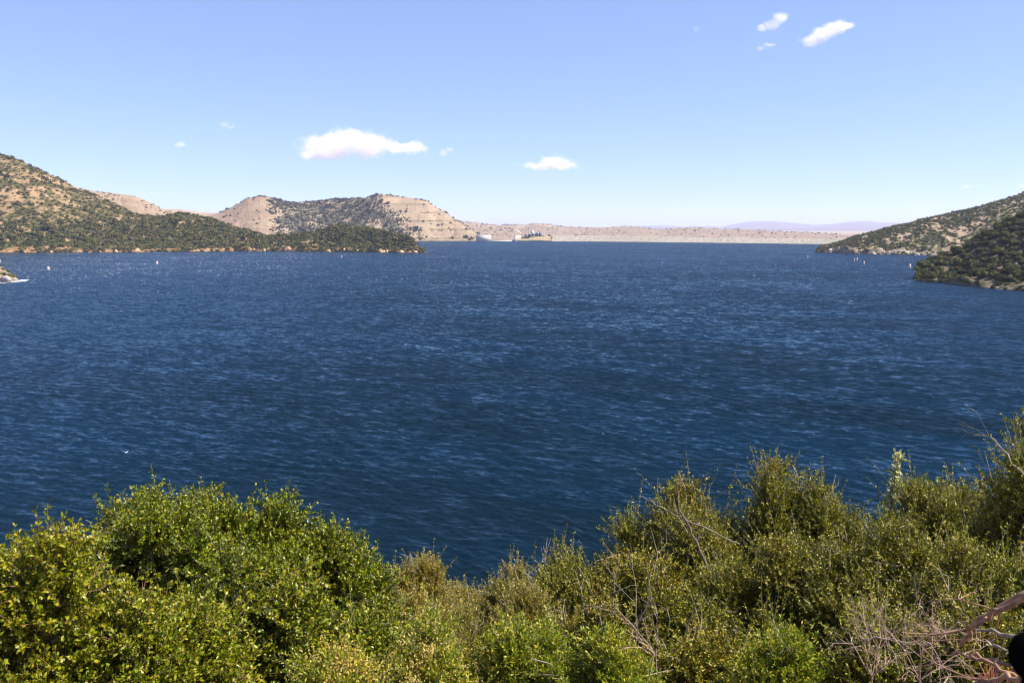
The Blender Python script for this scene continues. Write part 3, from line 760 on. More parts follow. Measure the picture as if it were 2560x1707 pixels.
o = empty('spillway_sill', ((a[0]+b[0])/2, (a[1]+b[1])/2, 0)); tag(o, 'low pale concrete sill between the two spillway walls', 'sill')
mb = MB(); mb.prism([(-20, -2, -3), (20, -2, -3), (20, 3, -3), (-20, 3, -3)], [(-20, 0, 1.3), (20, 0, 1.3), (20, 2, 1.3), (-20, 2, 1.3)]); mb.build('weir', M_conc, o)
mb = MB(); mb.box((0, 1, 1.45), (40, 1.2, .3)); mb.build('coping', M_conc, o)
M_knoll = hill_mat('knoll_soil', (.50, .39, .25), (.42, .33, .22), (.16, .15, .08), (.50, .42, .30), 2.2, .42, band=1)
knoll = Hill('hill', M_knoll, [(1288, 601), (1296, 596), (1306, 591), (1330, 590.2), (1400, 590.4), (1428, 590.6), (1438, 593), (1448, 597), (1457, 602)],
    [(1288, 602.8), (1457, 603.6)], [(1288, 4), (1306, 16), (1428, 16), (1457, 3)], 40, na=220, ntt=40, jump=1.0, lin=.9, ngul=.5, gs=12., seed=91, rough=.5, label='low tan knoll carrying the gatehouse beside the spillway')
ZK = P3(1360, 590.5, DS+4)[2]
M_wallw = plain('pale_wall', (.50, .47, .40), .8, .2, .1, 1); M_dark = plain('dark_blue_metal', (.035, .045, .075), .5, .4, .2, 1)
M_glass = plain('window_dark', (.02, .022, .03), .15, .5, .1, 1); M_roofw = plain('white_roof', (.60, .58, .54), .6, .3, .05, 1); M_bluegrey = plain('blue_grey_metal', (.26, .33, .45), .4, .5, .1, 1)
def gatehouse(px0, px1, h, dy, lab, body, name='building', bays=3, gables=False):
    a = P3(px0, 590, DS+8+dy); b = P3(px1, 590, DS+8+dy); w = b[0]-a[0]; dp = 7
    o = empty(name, ((a[0]+b[0])/2, a[1], ZK-.4)); tag(o, lab, 'building')
    mb = MB(); mb.box((0, dp/2, h/2), (w, dp, h)); mb.build('wall', body, o)
    mb = MB(); mb.box((0, dp/2, h+.25), (w+1, dp+1, .45)); mb.build('roof', M_roofw, o)
    for i in range(bays):
        x = (i+.5)/bays*w-w/2
        mb = MB(); mb.box((x, -.06, h*.45), (w/bays*.62, .12, h*.62)); mb.build('window', M_glass, o)
    return o
gatehouse(1320, 1327, 3.2, 0, 'gatehouse shed with dark front, at the left end of the knoll buildings', M_dark, bays=1)
gatehouse(1320.5+0, 1320.6, 0.1, 0, '', M_dark) if False else None
gatehouse(1321+0, 1321.1, .1, 0, '', M_dark) if False else None
gatehouse(1329.5, 1340, 4.6, 3, 'low pale gatehouse with white roof and dark openings on the knoll', M_wallw, bays=3)
gatehouse(1311, 1317.5, 2.6, 1, 'dark low shed by the spillway wall', M_dark, bays=2)
gatehouse(1352, 1362, 1.8, 2, 'very low flat pale structure right of the dark tanks', M_wallw, bays=2)
gatehouse(1371, 1376, 3.0, 2, 'small dark hut standing alone on the knoll', M_dark, bays=1)
def tank(px, r_, h, mat, lab, dy=4):
    a = P3(px, 590, DS+8+dy); o = empty('tank', (a[0], a[1], ZK-.4)); tag(o, lab, 'tank')
    mb = MB(); mb.lathe([(r_, 0), (r_, h), (r_*.98, h)], n=20); mb.build('shell', mat, o, True)
    mb = MB(); mb.lathe([(r_*1.03, h), (r_*1.03, h+.2), (r_*.5, h+.75), (.02, h+.9)], n=20); mb.build('roof', M_bluegrey if mat is M_dark else M_roofw, o, True)
    mb = MB(); mb.tube([(0, -r_-.15, 0), (0, -r_-.15, h+.2)], [.08, .08]); mb.build('ladder', M_conc_dark, o)
tank(1344, 2.3, 5.4, M_dark, 'dark blue round tank touching the gatehouse')
tank(1351, 2.2, 5.4, M_dark, 'dark blue round tank, second from the gatehouse')
tank(1331.5, 2.4, 8, M_bluegrey, 'pale blue grey tank rising behind the gatehouse', 14)
# railing along the knoll
a = P3(1306, 590, DS-2); b = P3(1420, 590, DS-2)
o = empty('guard_rail', (a[0], a[1], ZK-.3)); tag(o, 'thin pale guard rail along the edge of the knoll', 'railing')
L = b[0]-a[0]; dy = b[1]-a[1]
mb = MB(); mb.tube([(0, 0, 1.2), (L, dy, 1.2)], [.07, .07]); mb.tube([(0, 0, .7), (L, dy, .7)], [.05, .05]); mb.build('rail', M_conc, o)
for i in range(24):
    mb = MB(); mb.box((L*i/23, dy*i/23, .5), (.14, .14, 1.5)); mb.build('post', M_conc, o)
# lone trees
def far_tree(px, py_base, D, h, lab, seed):
    b = at(px, py_base, D); o = empty('tree', b); tag(o, lab, 'tree')
    mb = MB(); mb.tube([(0, 0, -1), (.1*h, 0, h*.3), (.05*h, .05*h, h*.6)], [.06*h, .045*h, .02*h]); mb.tube([(.1*h, 0, h*.3), (-.2*h, 0, h*.6)], [.03*h, .015*h]); mb.build('trunk', M_bark_dark, o)
    V, Q = bush_template(700, .10, seed, .7, 8); V = V*h*.62; V[:, 2] += h*.42
    c_ = mesh_np('crown', V, Q, M_scrub_dark, o)
far_tree(1441, 594, DS+6, 5.4, 'dark lone tree at the right end of the knoll', 501)
far_tree(1446, 598, DS+2, 3.4, 'smaller dark tree leaning at the end of the knoll', 502)
# diagonal ramp on the knoll and roads on the far hills
def draped(hill, pts, w, lab, lift=.35, n=60):
    px = np.interp(np.linspace(0, len(pts)-1, n), range(len(pts)), [p[0] for p in pts]); t = np.interp(np.linspace(0, len(pts)-1, n), range(len(pts)), [p[1] for p in pts])
    a = np.array([azt(q, 600)[0] for q in px]); x, y, z = hill.surf(a, t)
    x2, y2, z2 = hill.surf(a, t+w)
    V = np.concatenate([np.stack([x, y, z+lift], -1), np.stack([x2, y2, z2+lift], -1)])
    tag(mesh_np('dirt_road', V, np.array([[i, i+1, n+i+1, n+i] for i in range(n-1)]), M_road), lab, kind='structure')
draped(far, [(1120, .80), (1180, .80), (1240, .78), (1283, .78)], .03, 'pale dirt road cut level across the left far hill', n=80)
draped(far, [(1290, .78), (1320, .80), (1350, .80), (1392, .80)], .03, 'pale dirt road below the round far hilltop', n=60)
draped(far, [(1312, .79), (1300, .70), (1289, .55), (1285, .50), (1284, .66), (1288, .76)], .05, 'looping switchback of the pale dirt road', n=80)
draped(far, [(1288, .5), (1300, .40), (1306, .28), (1309, .15)], .05, 'pale track coming down behind the knoll', n=50)

# ------------------------------------------------------------------ boats and buoys
M_white = plain('buoy_white', (.62, .60, .56), .5, .4, .06, 3); M_orange = plain('buoy_orange', (.62, .16, .07), .5, .4, .1, 3)
def buoy(px, py, h, lab, slim=False, tilt=0.0):
    p = wpt(px, py); o = empty('buoy', (p[0], p[1], -.15)); o.rotation_euler = (R(tilt), R(tilt*.7), 0)
    tag(o, lab, 'buoy', 'marker buoys on the lake')
    r_ = h*(.22 if slim else .36)
    mb = MB(); mb.lathe([(.01, -.3), (r_*1.15, -.25), (r_*1.2, .12*h), (r_*1.0, .2*h), (r_*.97, .3*h)], n=16); mb.build('float', M_white, o, True)
    mb = MB(); mb.lathe([(r_*.98, .3*h), (r_*.88, .66*h)], n=16); mb.build('band', M_orange, o, True)
    mb = MB(); mb.lathe([(r_*.88, .66*h), (r_*(.35 if slim else .72), h*.97), (.01, h)], n=16); mb.build('top', M_white, o, True)
buoy(121, 673.5, 1.55, 'thick white and orange can buoy off the small left spit', tilt=4)
buoy(393, 659, 1.45, 'white and orange can buoy off the orange bank of the left hill', tilt=-5)
buoy(854, 644, 1.5, 'small pale buoy off the tip of the wooded point', True, 5)
buoy(2019, 644, 1.5, 'lone buoy left of the tip of the right hill', True, 3)
buoy(2136, 651.5, 1.4, 'left one of two buoys standing close together off the right hill', True, -4)
buoy(2142.5, 650.5, 1.7, 'right and taller one of two buoys close together off the right hill', True, 4)
buoy(2160, 659, 1.6, 'buoy just below the close pair off the right hill', True, -3)
buoy(2274, 668, 1.7, 'white and orange buoy beside the tip of the dark headland', False, 4)
p = wpt(1078, 603.4); o = empty('boat', (p[0], p[1], 0), .1); tag(o, 'small dark boat with white hull line at the foot of the quarried hill', 'boat')
mb = MB(); mb.prism([(-3.2, -1, -.3), (3.0, -1, -.3), (3.0, 1, -.3), (-3.2, 1, -.3)], [(-3.6, -1.3, .7), (4.4, -1.2, .9), (4.4, 1.2, .9), (-3.6, 1.3, .7)]); mb.build('hull', M_dark, o)
mb = MB(); mb.box((.3, 0, 1.9), (4.2, 2.2, .25)); mb.build('canopy', M_dark, o)
for sx in (-1.6, 2.2):
    for sy in (-1, 1):
        mb = MB(); mb.tube([(sx, sy, .6), (sx, sy, 1.8)], [.08, .08]); mb.build('post', M_conc_dark, o)
# a gull on the water
p = wpt(316, 1132); o = empty('gull', (p[0], p[1], .02), .5); o.scale = (.6, .6, .6); tag(o, 'tiny white bird resting on the open water at left', 'bird')
V = []; Q = []; n = 12
prof = [(-.24, .01, .10), (-.18, .035, .08), (-.08, .075, .07), (.04, .085, .08), (.12, .06, .11), (.16, .038, .17), (.19, .042, .215), (.23, .035, .22), (.26, .012, .21), (.30, .005, .20)]
for x, rr_, z in prof:
    for j in range(n): V.append([x, rr_*math.cos(2*math.pi*j/n), z+rr_*.9*math.sin(2*math.pi*j/n)])
for i in range(len(prof)-1):
    for j in range(n): Q.append([i*n+j, i*n+(j+1) % n, (i+1)*n+(j+1) % n, (i+1)*n+j])
mesh_np('body', np.array(V), np.array(Q), plain('white_feather', (.8, .79, .76), .7, .2, .05), o, True)

# ------------------------------------------------------------------ foreground shrubs
def leaves(P, D, L, Wd, rg, fold=.25):
    """P base points, D unit directions -> folded two-triangle leaves"""
    n = len(P); nr = rg.normal(size=(n, 3)); nr[:, 2] += .9
    S = np.cross(D, nr); S /= np.linalg.norm(S, axis=1, keepdims=True)+1e-9
    U = np.cross(S, D)
    l = (L*rg.uniform(.65, 1.25, n))[:, None]; w = (Wd*rg.uniform(.75, 1.2, n))[:, None]
    mid = P+D*l*.55
    V = np.stack([P, mid+S*w*.5+U*w*fold, P+D*l, mid-S*w*.5+U*w*fold], 1).reshape(-1, 3)
    i = np.arange(n)*4
    return V, np.concatenate([np.stack([i, i+1, i+2], 1), np.stack([i, i+2, i+3], 1)])
def unit(v): return v/(np.linalg.norm(v, axis=-1, keepdims=True)+1e-9)
def make_shrub(loc, rx, ry, h, seed, kind, lab, group=None, sprig_mult=1.0, low=-.35, shoots=0, shoot_len=.5):
    """crown of leafy clumps on branches that start together at the ground"""
    K = KINDS[kind]; rg = np.random.default_rng(seed)
    root = empty('shrub', loc); tag(root, lab, 'shrub', group)
    cr = K['clump']; area = 2*math.pi*(((rx*ry)**1.6+(rx*h*.5)**1.6+(ry*h*.5)**1.6)/3)**(1/1.6)
    nc = int(max(14, area/(cr*cr*K['space'])))
    d = rg.normal(size=(nc*4, 3)); d = unit(d); d = d[d[:, 2] > low][:nc]; nc = len(d)
    lump = 1+.22*np.sin(d[:, 0]*5+seed)*np.cos(d[:, 1]*4+seed*2)+rg.normal(size=nc)*.07
    fr = rg.uniform(.62, 1.0, nc)*lump
    C = d*np.array([max(rx-cr*.7, .1), max(ry-cr*.7, .1), h*.5-cr*.5])*fr[:, None]+np.array([0, 0, h*.5])
    C[:, 2] = np.maximum(C[:, 2], .12)
    # limbs
    k = 6; u = np.linspace(0, 1, k)[None, :, None]
    B = rg.normal(size=(nc, 3))*np.array([.07, .07, 0]); B[:, 2] = -.15
    ctrl = np.stack([C[:, 0]*.35, C[:, 1]*.35, C[:, 2]*.62], 1)+rg.normal(size=(nc, 3))*.08
    Pl = B[:, None]*(1-u)**2+2*u*(1-u)*ctrl[:, None]+C[:, None]*u**2
    Pl[:, 1:-1] += rg.normal(size=(nc, k-2, 3))*.022
    rad = np.linspace(K['limb'], K['limb']*.28, k)[None]*rg.uniform(.6, 1.25, (nc, 1))
    bV, bQ = [], []; V, Q = tubes(Pl, rad, 5); bV.append(V); bQ.append(Q); off = len(V)
    # sprigs
    ns = int(K['sprigs']*sprig_mult); N = nc*ns
    Ck = np.repeat(C, ns, 0); out = unit(np.repeat(C, ns, 0)-np.array([0, 0, h*.35]))
    sd = unit(rg.normal(size=(N, 3))+out*K['outw']+np.array([0, 0, K['up']]))
    ln = cr*rg.uniform(.65, 1.25, N)*(1+.6*(rg.uniform(0, 1, N) > .93)*K['stray'])
    st = Ck+rg.normal(size=(N, 3))*cr*.14
    if shoots:
        top = np.argsort(-C[:, 2])[:max(3, nc//3)]; pick = rg.choice(top, shoots)
        st2 = C[pick]+rg.normal(size=(shoots, 3))*cr*.3; sd2 = unit(rg.normal(size=(shoots, 3))*.28+np.array([0, 0, 1.0])+out[pick*ns]*.3)
        st = np.concatenate([st, st2]); sd = np.concatenate([sd, sd2]); ln = np.concatenate([ln, shoot_len*rg.uniform(.5, 1.15, shoots)]); N = len(st)
    bend = rg.normal(size=(N, 3))*.16; bend[:, 2] += .12
    e1 = st+sd*ln[:, None]*.5; e2 = e1+unit(sd+bend)*ln[:, None]*.5
    Pl = np.stack([st, e1, e2], 1)
    V, Q = tubes(Pl, np.array([[K['twig'], K['twig']*.7, K['twig']*.35]])*np.ones((N, 1)), 3); bV.append(V); bQ.append(Q+off); off += len(V)
    # bare twigs standing out of the crown
    if K['bare']:
        nb = int(nc*K['bare']); pk = rg.integers(0, nc, nb)
        s0 = C[pk]+rg.normal(size=(nb, 3))*cr*.5; dd = unit(unit(C[pk]-np.array([0, 0, h*.35]))+rg.normal(size=(nb, 3))*.6+np.array([0, 0, .3])); l_ = rg.uniform(.25, .75, nb)[:, None]*cr*2.2
        m1 = s0+dd*l_*.5; m2 = m1+unit(dd+rg.normal(size=(nb, 3))*.35)*l_*.5
        V, Q = tubes(np.stack([s0, m1, m2], 1), np.array([[.0045, .0032, .0014]])*np.ones((nb, 1)), 4); bV.append(V); bQ.append(Q+off); off += len(V)
        s3 = m1; d3 = unit(dd+rg.normal(size=(nb, 3))*.7)
        V, Q = tubes(np.stack([s3, s3+d3*l_*.3, s3+unit(d3+rg.normal(size=(nb, 3))*.3)*l_*.55], 1), np.array([[.003, .002, .001]])*np.ones((nb, 1)), 3); bV.append(V); bQ.append(Q+off); off += len(V)
    mesh_np('branches', np.concatenate(bV), np.concatenate(bQ), K['bark'], root)
    # leaves along each sprig, gathered in tufts for the small-leaved kinds
    nl = K['leaves']; uu = rg.uniform(K['u0'], 1.0, (N, nl))
    if K['tuft']: uu = np.round(uu*K['tuft'])/K['tuft']+rg.normal(size=(N, nl))*.012
    uu = np.clip(uu, 0, 1)[..., None]
    Pp = np.where(uu < .5, st[:, None]+(e1-st)[:, None]*uu*2, e1[:, None]+(e2-e1)[:, None]*(uu*2-1)).reshape(-1, 3)
    ld = unit(np.repeat(sd, nl, 0)*K['along']+unit(rg.normal(size=(N*nl, 3)))+np.array([0, 0, .25]))
    V, F = leaves(Pp+ld*.003, ld, K['L'], K['W'], rg)
    mesh_np('foliage', V, F, K['mat'], root)
    if K.get('flower'):
        nf = int(nc*K['flower']); pk = np.argsort(-C[:, 2]+rg.normal(size=nc)*.1)[:max(2, int(nc*.6))]; pk = rg.choice(pk, nf)
        c0 = C[pk]+unit(rg.normal(size=(nf, 3))+np.array([0, 0, 1.5]))*cr*rg.uniform(.8, 1.2, (nf, 1)); per = 60
        q = np.repeat(c0, per, 0)+rg.normal(size=(nf*per, 3))*np.array([.022, .022, .045])
        V, F = leaves(q, unit(rg.normal(size=(nf*per, 3))+np.array([0, 0, 1.2])), .014, .008, rg)
        mesh_np('flower_spikes', V, F, M_flower, root)
    return root
M_leaf_broad = leaf_mat('broad_glossy_leaf', [(.030, .055, .002), (.075, .115, .002), (.125, .165, .002), (.185, .205, .003), (.27, .23, .012)], .36, .13, .32)
M_leaf_near = leaf_mat('near_glossy_leaf', [(.045, .075, .002), (.10, .14, .002), (.165, .195, .003), (.22, .235, .006), (.24, .19, .01)], .38, .16, .32)
M_leaf_small = leaf_mat('small_dull_leaf', [(.045, .058, .003), (.105, .122, .004), (.175, .182, .006), (.27, .252, .010), (.32, .26, .06)], .42, .12, .3)
M_leaf_olive = leaf_mat('olive_fine_leaf', [(.09, .09, .012), (.18, .17, .014), (.27, .245, .02), (.35, .30, .045), (.30, .22, .10)], .4, .25, .5)
M_leaf_bright = leaf_mat('bright_narrow_leaf', [(.05, .09, .003), (.12, .18, .004), (.21, .26, .008), (.33, .34, .02), (.40, .33, .06)], .45, .25, .35)
M_flower = leaf_mat('pale_yellow_flower', [(.30, .22, .07), (.45, .36, .13), (.55, .46, .20), (.42, .30, .14)], .8, .3, .1)
KINDS = {
 'broad': dict(clump=.24, space=.76, sprigs=64, outw=1.0, up=.5, stray=.6, limb=.022, twig=.0018, bare=.08, leaves=34, u0=.2, tuft=0, along=.6, L=.0235, W=.0135, mat=M_leaf_broad, bark=M_bark),
 'near': dict(clump=.20, space=.74, sprigs=58, outw=1.0, up=.6, stray=.6, limb=.018, twig=.0018, bare=.06, leaves=32, u0=.2, tuft=0, along=.6, L=.0205, W=.011, mat=M_leaf_near, bark=M_bark_red),
 'small': dict(clump=.24, space=.74, sprigs=60, outw=1.0, up=.7, stray=1.0, limb=.02, twig=.0019, bare=.7, leaves=44, u0=.08, tuft=9, along=.7, L=.0195, W=.0105, mat=M_leaf_small, bark=M_bark),
 'spindly': dict(clump=.22, space=1.5, sprigs=34, outw=.9, up=.9, stray=1.3, limb=.018, twig=.0024, bare=1.8, leaves=34, u0=.12, tuft=7, along=.7, L=.023, W=.012, mat=M_leaf_small, bark=M_bark),
 'olive': dict(clump=.20, space=.76, sprigs=58, outw=.9, up=1.0, stray=.8, limb=.014, twig=.002, bare=.8, leaves=36, u0=.1, tuft=9, along=.9, L=.019, W=.0085, mat=M_leaf_olive, bark=M_bark),
 'bright': dict(clump=.16, space=.62, sprigs=56, outw=1.0, up=1.1, stray=1.0, limb=.010, twig=.0014, bare=.3, leaves=26, u0=.1, tuft=0, along=.9, L=.024, W=.0085, mat=M_leaf_bright, bark=M_bark),
}
def shrub_px(px, py_top, wpx, D, kind, lab, seed, depth=1.0, group=None, **kw):
    x, y, zt = at(px, py_top, D); g = float(gz(x, y)); h = max(.5, zt-g)
    rx = wpx/2*D/FP
    return make_shrub((x, y, g), rx, min(rx*depth, 1.2), h, seed, kind, lab, group, **kw)
# back row, read from the left
shrub_px(450, 1235, 600, 6.2, 'broad', 'big round bright green glossy shrub rising over the water at left', 1, .9, shoots=26, shoot_len=.24)
shrub_px(715, 1275, 500, 6.0, 'broad', 'right shoulder of glossy green shrubs sloping down to the centre', 2, .9, shoots=20, shoot_len=.24)
shrub_px(870, 1375, 280, 6.0, 'broad', 'low glossy green shrub where the left thicket meets the pale olive ones', 3, .9, shoots=10, shoot_len=.22)
shrub_px(1035, 1425, 300, 7.6, 'olive', 'pale olive fine-leaved shrub at the water gap, left of centre', 4, .8, shoots=26, shoot_len=.35)
shrub_px(1175, 1452, 280, 8.2, 'olive', 'low pale olive shrub at the lowest dip of the thicket', 5, .8, shoots=18, shoot_len=.35)
shrub_px(1265, 1440, 220, 7.8, 'olive', 'olive shrub with one lone shoot just right of the dip', 6, .8, shoots=12, shoot_len=.4)
shrub_px(1415, 1335, 260, 7.6, 'spindly', 'spindly grey-twigged shrub with bare upright stems, right of centre', 7, .8, shoots=26, shoot_len=.42)
shrub_px(1440, 1420, 330, 7.2, 'small', 'dense small-leaved shrub under the spindly one', 8, .8, shoots=12)
shrub_px(1590, 1320, 260, 7.4, 'small', 'small-leaved shrub left of the tall open one', 9, .8, shoots=16)
shrub_px(1705, 1215, 330, 7.6, 'spindly', 'tall open shrub with fanning bare grey branches', 10, .8, shoots=30, shoot_len=.45)
shrub_px(1745, 1290, 330, 7.2, 'small', 'dense shrub at the foot of the tall open one', 11, .8, shoots=16)
shrub_px(1935, 1200, 330, 7.8, 'small', 'broad small-leaved shrub with thin shoots, left of the cream-tipped stem', 12, .8, shoots=40, shoot_len=.42)
shrub_px(2105, 1205, 290, 7.8, 'small', 'small-leaved shrub at the foot of the cream-tipped stem', 13, .8, shoots=24, shoot_len=.35)
shrub_px(2345, 1185, 340, 7.4, 'small', 'rounded small-leaved shrub beside the right-hand water gap', 14, .8, shoots=22, shoot_len=.3)
shrub_px(2590, 1075, 330, 6.8, 'spindly', 'tallest open shrub at the right edge of the view', 15, .9, shoots=30, shoot_len=.4)
shrub_px(2610, 1140, 290, 6.6, 'small', 'dense shrub below the tallest one at the right edge', 16, .9, shoots=12)
# middle row
shrub_px(1620, 1440, 480, 6.0, 'small', 'shaded small-leaved shrub in the middle of the right thicket', 17, .9, shoots=8)
shrub_px(1940, 1380, 480, 6.2, 'small', 'dark-hearted shrub below the broad one with thin shoots', 18, .9, shoots=8)
shrub_px(2250, 1370, 460, 6.0, 'small', 'small-leaved shrub below the rounded one at right', 19, .9, shoots=8)
shrub_px(2520, 1370, 440, 5.6, 'small', 'small-leaved shrub behind the bare red boughs', 20, .9, shoots=8)
shrub_px(1330, 1510, 340, 6.4, 'olive', 'olive shrub in the middle distance above the bright low plants', 21, .9, shoots=10)
shrub_px(1090, 1510, 340, 6.4, 'olive', 'pale twiggy shrub behind the yellow flower heads', 22, .9, shoots=10)
shrub_px(640, 1430, 520, 4.9, 'broad', 'glossy green shrub below the big round one', 23, .9, shoots=8, shoot_len=.2)
shrub_px(880, 1520, 330, 4.8, 'broad', 'glossy green shrub left of the yellow flower heads', 24, .9)
# front row
shrub_px(50, 1375, 600, 3.7, 'near', 'nearest large-leaved shrub in the lower left corner', 25, .9, shoots=22, shoot_len=.22)
shrub_px(350, 1530, 480, 3.6, 'near', 'near large-leaved shrub spreading right from the lower left corner', 26, .9, shoots=8, shoot_len=.18)
KINDS['bright']['flower'] = 3.0
shrub_px(1060, 1590, 320, 4.3, 'bright', 'bright narrow-leaved plant with pale yellow flower heads, bottom centre', 27, .9, shoots=14, shoot_len=.2)
shrub_px(820, 1655, 300, 4.0, 'bright', 'bright low plant with pale flower spikes along the bottom edge', 28, .9, shoots=14, shoot_len=.2)
KINDS['bright']['flower'] = .25
shrub_px(1310, 1580, 330, 4.5, 'bright', 'bright yellow green plant right of the flower heads', 29, .9, shoots=18, shoot_len=.2)
KINDS['bright']['flower'] = 0
shrub_px(1520, 1620, 300, 4.5, 'bright', 'shaded green plant at the bottom edge right of centre', 30, .9)
shrub_px(1960, 1590, 230, 4.4, 'bright', 'bright green leafy plant at the bottom, left of the dead twigs', 31, .9, shoots=6)
shrub_px(1770, 1590, 330, 5.0, 'small', 'dark small-leaved shrub at the bottom edge', 32, .9)
shrub_px(2200, 1580, 330, 4.6, 'small', 'small-leaved shrub tangled with dead twigs', 33, .9)
shrub_px(2450, 1540, 360, 4.7, 'small', 'small-leaved shrub under the bare red boughs', 34, .9)

# cream-tipped stem
M_cream = leaf_mat('cream_leaf', [(.16, .18, .05), (.40, .38, .20), (.62, .58, .38)], .5, .3, .3)
x, y, zt = at(2240, 1135, 7.4); g = float(gz(x, y)); o = empty('plant', (x, y, g)); tag(o, 'single upright stem with cream yellow leaves standing above the right thicket', 'plant')
h = zt-g; rg = np.random.default_rng(71)
stem = np.array([(0, 0, 0), (.03, 0, h*.5), (-.02, 0, h*.8), (.02, 0, h)]); mb = MB(); mb.tube(stem, [.012, .009, .006, .002]); mb.tube([(-.02, 0, h*.78), (-.12, 0, h*.86), (-.15, 0, h*.95)], [.005, .003, .002]); mb.build('stem', M_bark_dark, o)
t = rg.uniform(.66, 1, 420); Pp = np.stack([np.interp(t, [0, .5, .8, 1], stem[:, 0]), t*0, t*h], 1)+rg.normal(size=(420, 3))*.018
V, F = leaves(Pp, unit(rg.normal(size=(420, 3))+np.array([0, 0, .6])), .045, .022, rg); mesh_np('foliage', V, F, M_cream, o)

# dead twigs and bare boughs
def fractal(p, d, L, r0, depth, rg, out, spread=.55, kids=3):
    k = 4; pts = [p]; q = p.copy(); dd = d.copy()
    for i in range(k):
        dd = unit(dd+rg.normal(size=3)*.13); q = q+dd*L/k; pts.append(q.copy())
    out.append((np.array(pts), np.linspace(r0, r0*.55, k+1)))
    if depth > 0:
        for j in range(kids):
            s = pts[int(rg.integers(1, k+1))] if j < kids-1 else pts[-1]
            fractal(s, unit(dd+rg.normal(size=3)*spread), L*rg.uniform(.5, .8), r0*.58, depth-1, rg, out, spread, kids)
def dead_bush(px, py, D, L, n, lab, mat, seed, r0=.009, depth=3, up=.8, cat='dead twigs', name='dead_shrub', base_drop=.0):
    rg = np.random.default_rng(seed); b = at(px, py, D); g = float(gz(b[0], b[1])); o = empty(name, (b[0], b[1], g)); tag(o, lab, cat)
    st = np.array([0, 0, max(0., b[2]-g-base_drop)]); out = []
    for i in range(n):
        d = unit(np.array([rg.normal()*.6, rg.normal()*.35-.15, up+rg.uniform(0, .3)]))
        fractal(st.copy(), d, L*rg.uniform(.6, 1.1), r0*rg.uniform(.6, 1.1), depth, rg, out)
    mb = MB()
    for P_, r_ in out: mb.tube(P_, r_, 4)
    mb.build('twigs', mat, o)
    tr = MB(); tr.tube([(0, 0, -.1), (.02, .02, st[2]*.5), tuple(st)], [r0*2.0, r0*1.4, r0]); tr.build('stem', mat, o)
M_dead = plain('dead_wood', (.36, .25, .19), .85, .2, .3, 25)
dead_bush(2180, 1690, 4.1, .19, 6, 'dead reddish grey twigs standing in the lower right thicket', M_dead, 81, r0=.0034)
dead_bush(2300, 1700, 4.0, .18, 7, 'tangle of dead twigs left of the bare boughs', M_dead, 82, r0=.0034)
dead_bush(2330, 1610, 4.4, .16, 5, 'bare branching twigs under the large bare bough', M_dead, 85, r0=.004)
dead_bush(1640, 1640, 4.7, .26, 4, 'fan of thin bare stems leaning left in the dark thicket', M_dead, 83, r0=.0035, depth=2)
dead_bush(1590, 1570, 5.4, .30, 4, 'thin bare stems in the shaded middle of the right thicket', M_bark, 86, r0=.0035, depth=2)
dead_bush(2480, 1725, 3.2, .06, 16, 'small rust red dry tuft at the bottom right', plain('rust_twig', (.36, .11, .07), .8, .2, .3, 30), 84, r0=.0022, depth=2, cat='dry plant')
def bough(pts, r0, r1, lab, mat=M_bark_red, twigs=3, seed=1):
    rg = np.random.default_rng(seed)
    W = [np.array(at(*p)) for p in pts]; base = W[0]; o = empty('branch', tuple(base)); tag(o, lab, 'branch')
    k = 14; u = np.linspace(0, len(W)-1, k); P_ = np.stack([np.interp(u, range(len(W)), [w[i] for w in W]) for i in range(3)], 1)-base
    P_[1:-1] += rg.normal(size=(k-2, 3))*.006
    mb = MB(); mb.tube(P_, np.linspace(r0, r1, k), 7); mb.build('bough', mat, o, True)
    if twigs:
        for i in range(twigs):
            t = MB()
            q = P_[int(rg.integers(3, k-1))]; out = []
            fractal(q, unit((P_[-1]-P_[0])+rg.normal(size=3)*.5*np.linalg.norm(P_[-1])), .16, r1*.6, 1, rg, out)
            for a_, b_ in out: t.tube(a_, b_, 4)
            t.build('twig', mat, o)
bough([(2610, 1475, 3.3), (2560, 1490, 3.3), (2500, 1518, 3.35), (2455, 1550, 3.4), (2420, 1575, 3.5), (2400, 1610, 3.6)], .0135, .008, 'large bare reddish bough slanting down from the right edge', seed=1)
bough([(2600, 1485, 3.2), (2540, 1508, 3.25), (2490, 1530, 3.3), (2440, 1565, 3.35)], .011, .006, 'second bare bough close below the large slanting one', seed=2, twigs=2)
bough([(2600, 1578, 2.9), (2560, 1581, 2.9), (2515, 1588, 2.95), (2470, 1580, 3.0), (2440, 1576, 3.0)], .009, .004, 'kinked bare pale branch reaching left above the black knob', M_bark, seed=3, twigs=1)
bough([(2380, 1634, 3.0), (2430, 1636, 2.95), (2480, 1650, 2.9), (2530, 1662, 2.85), (2600, 1690, 2.8)], .0045, .007, 'long thin bare stem running under the black knob', M_bark_red, seed=4, twigs=0)
bough([(2430, 1640, 2.9), (2490, 1660, 2.85), (2540, 1685, 2.8), (2600, 1705, 2.75)], .004, .005, 'lower thin bare stem crossing to the bottom right corner', M_bark_red, seed=5, twigs=1)
bough([(2610, 1690, 2.7), (2540, 1694, 2.75), (2480, 1700, 2.8), (2430, 1712, 2.85)], .009, .006, 'thick red bough lying along the bottom right edge', M_bark_red, seed=6, twigs=1)
bough([(2466, 1602, 3.1), (2500, 1618, 3.05), (2535, 1632, 3.0), (2580, 1650, 2.95)], .004, .005, 'straight bare stick behind the black knob', M_bark, seed=7, twigs=0)
bough([(2150, 1590, 4.2), (2240, 1602, 4.1), (2330, 1612, 4.0)], .005, .004, 'thin pale stick lying across the lower right thicket', M_bark, seed=8, twigs=2)
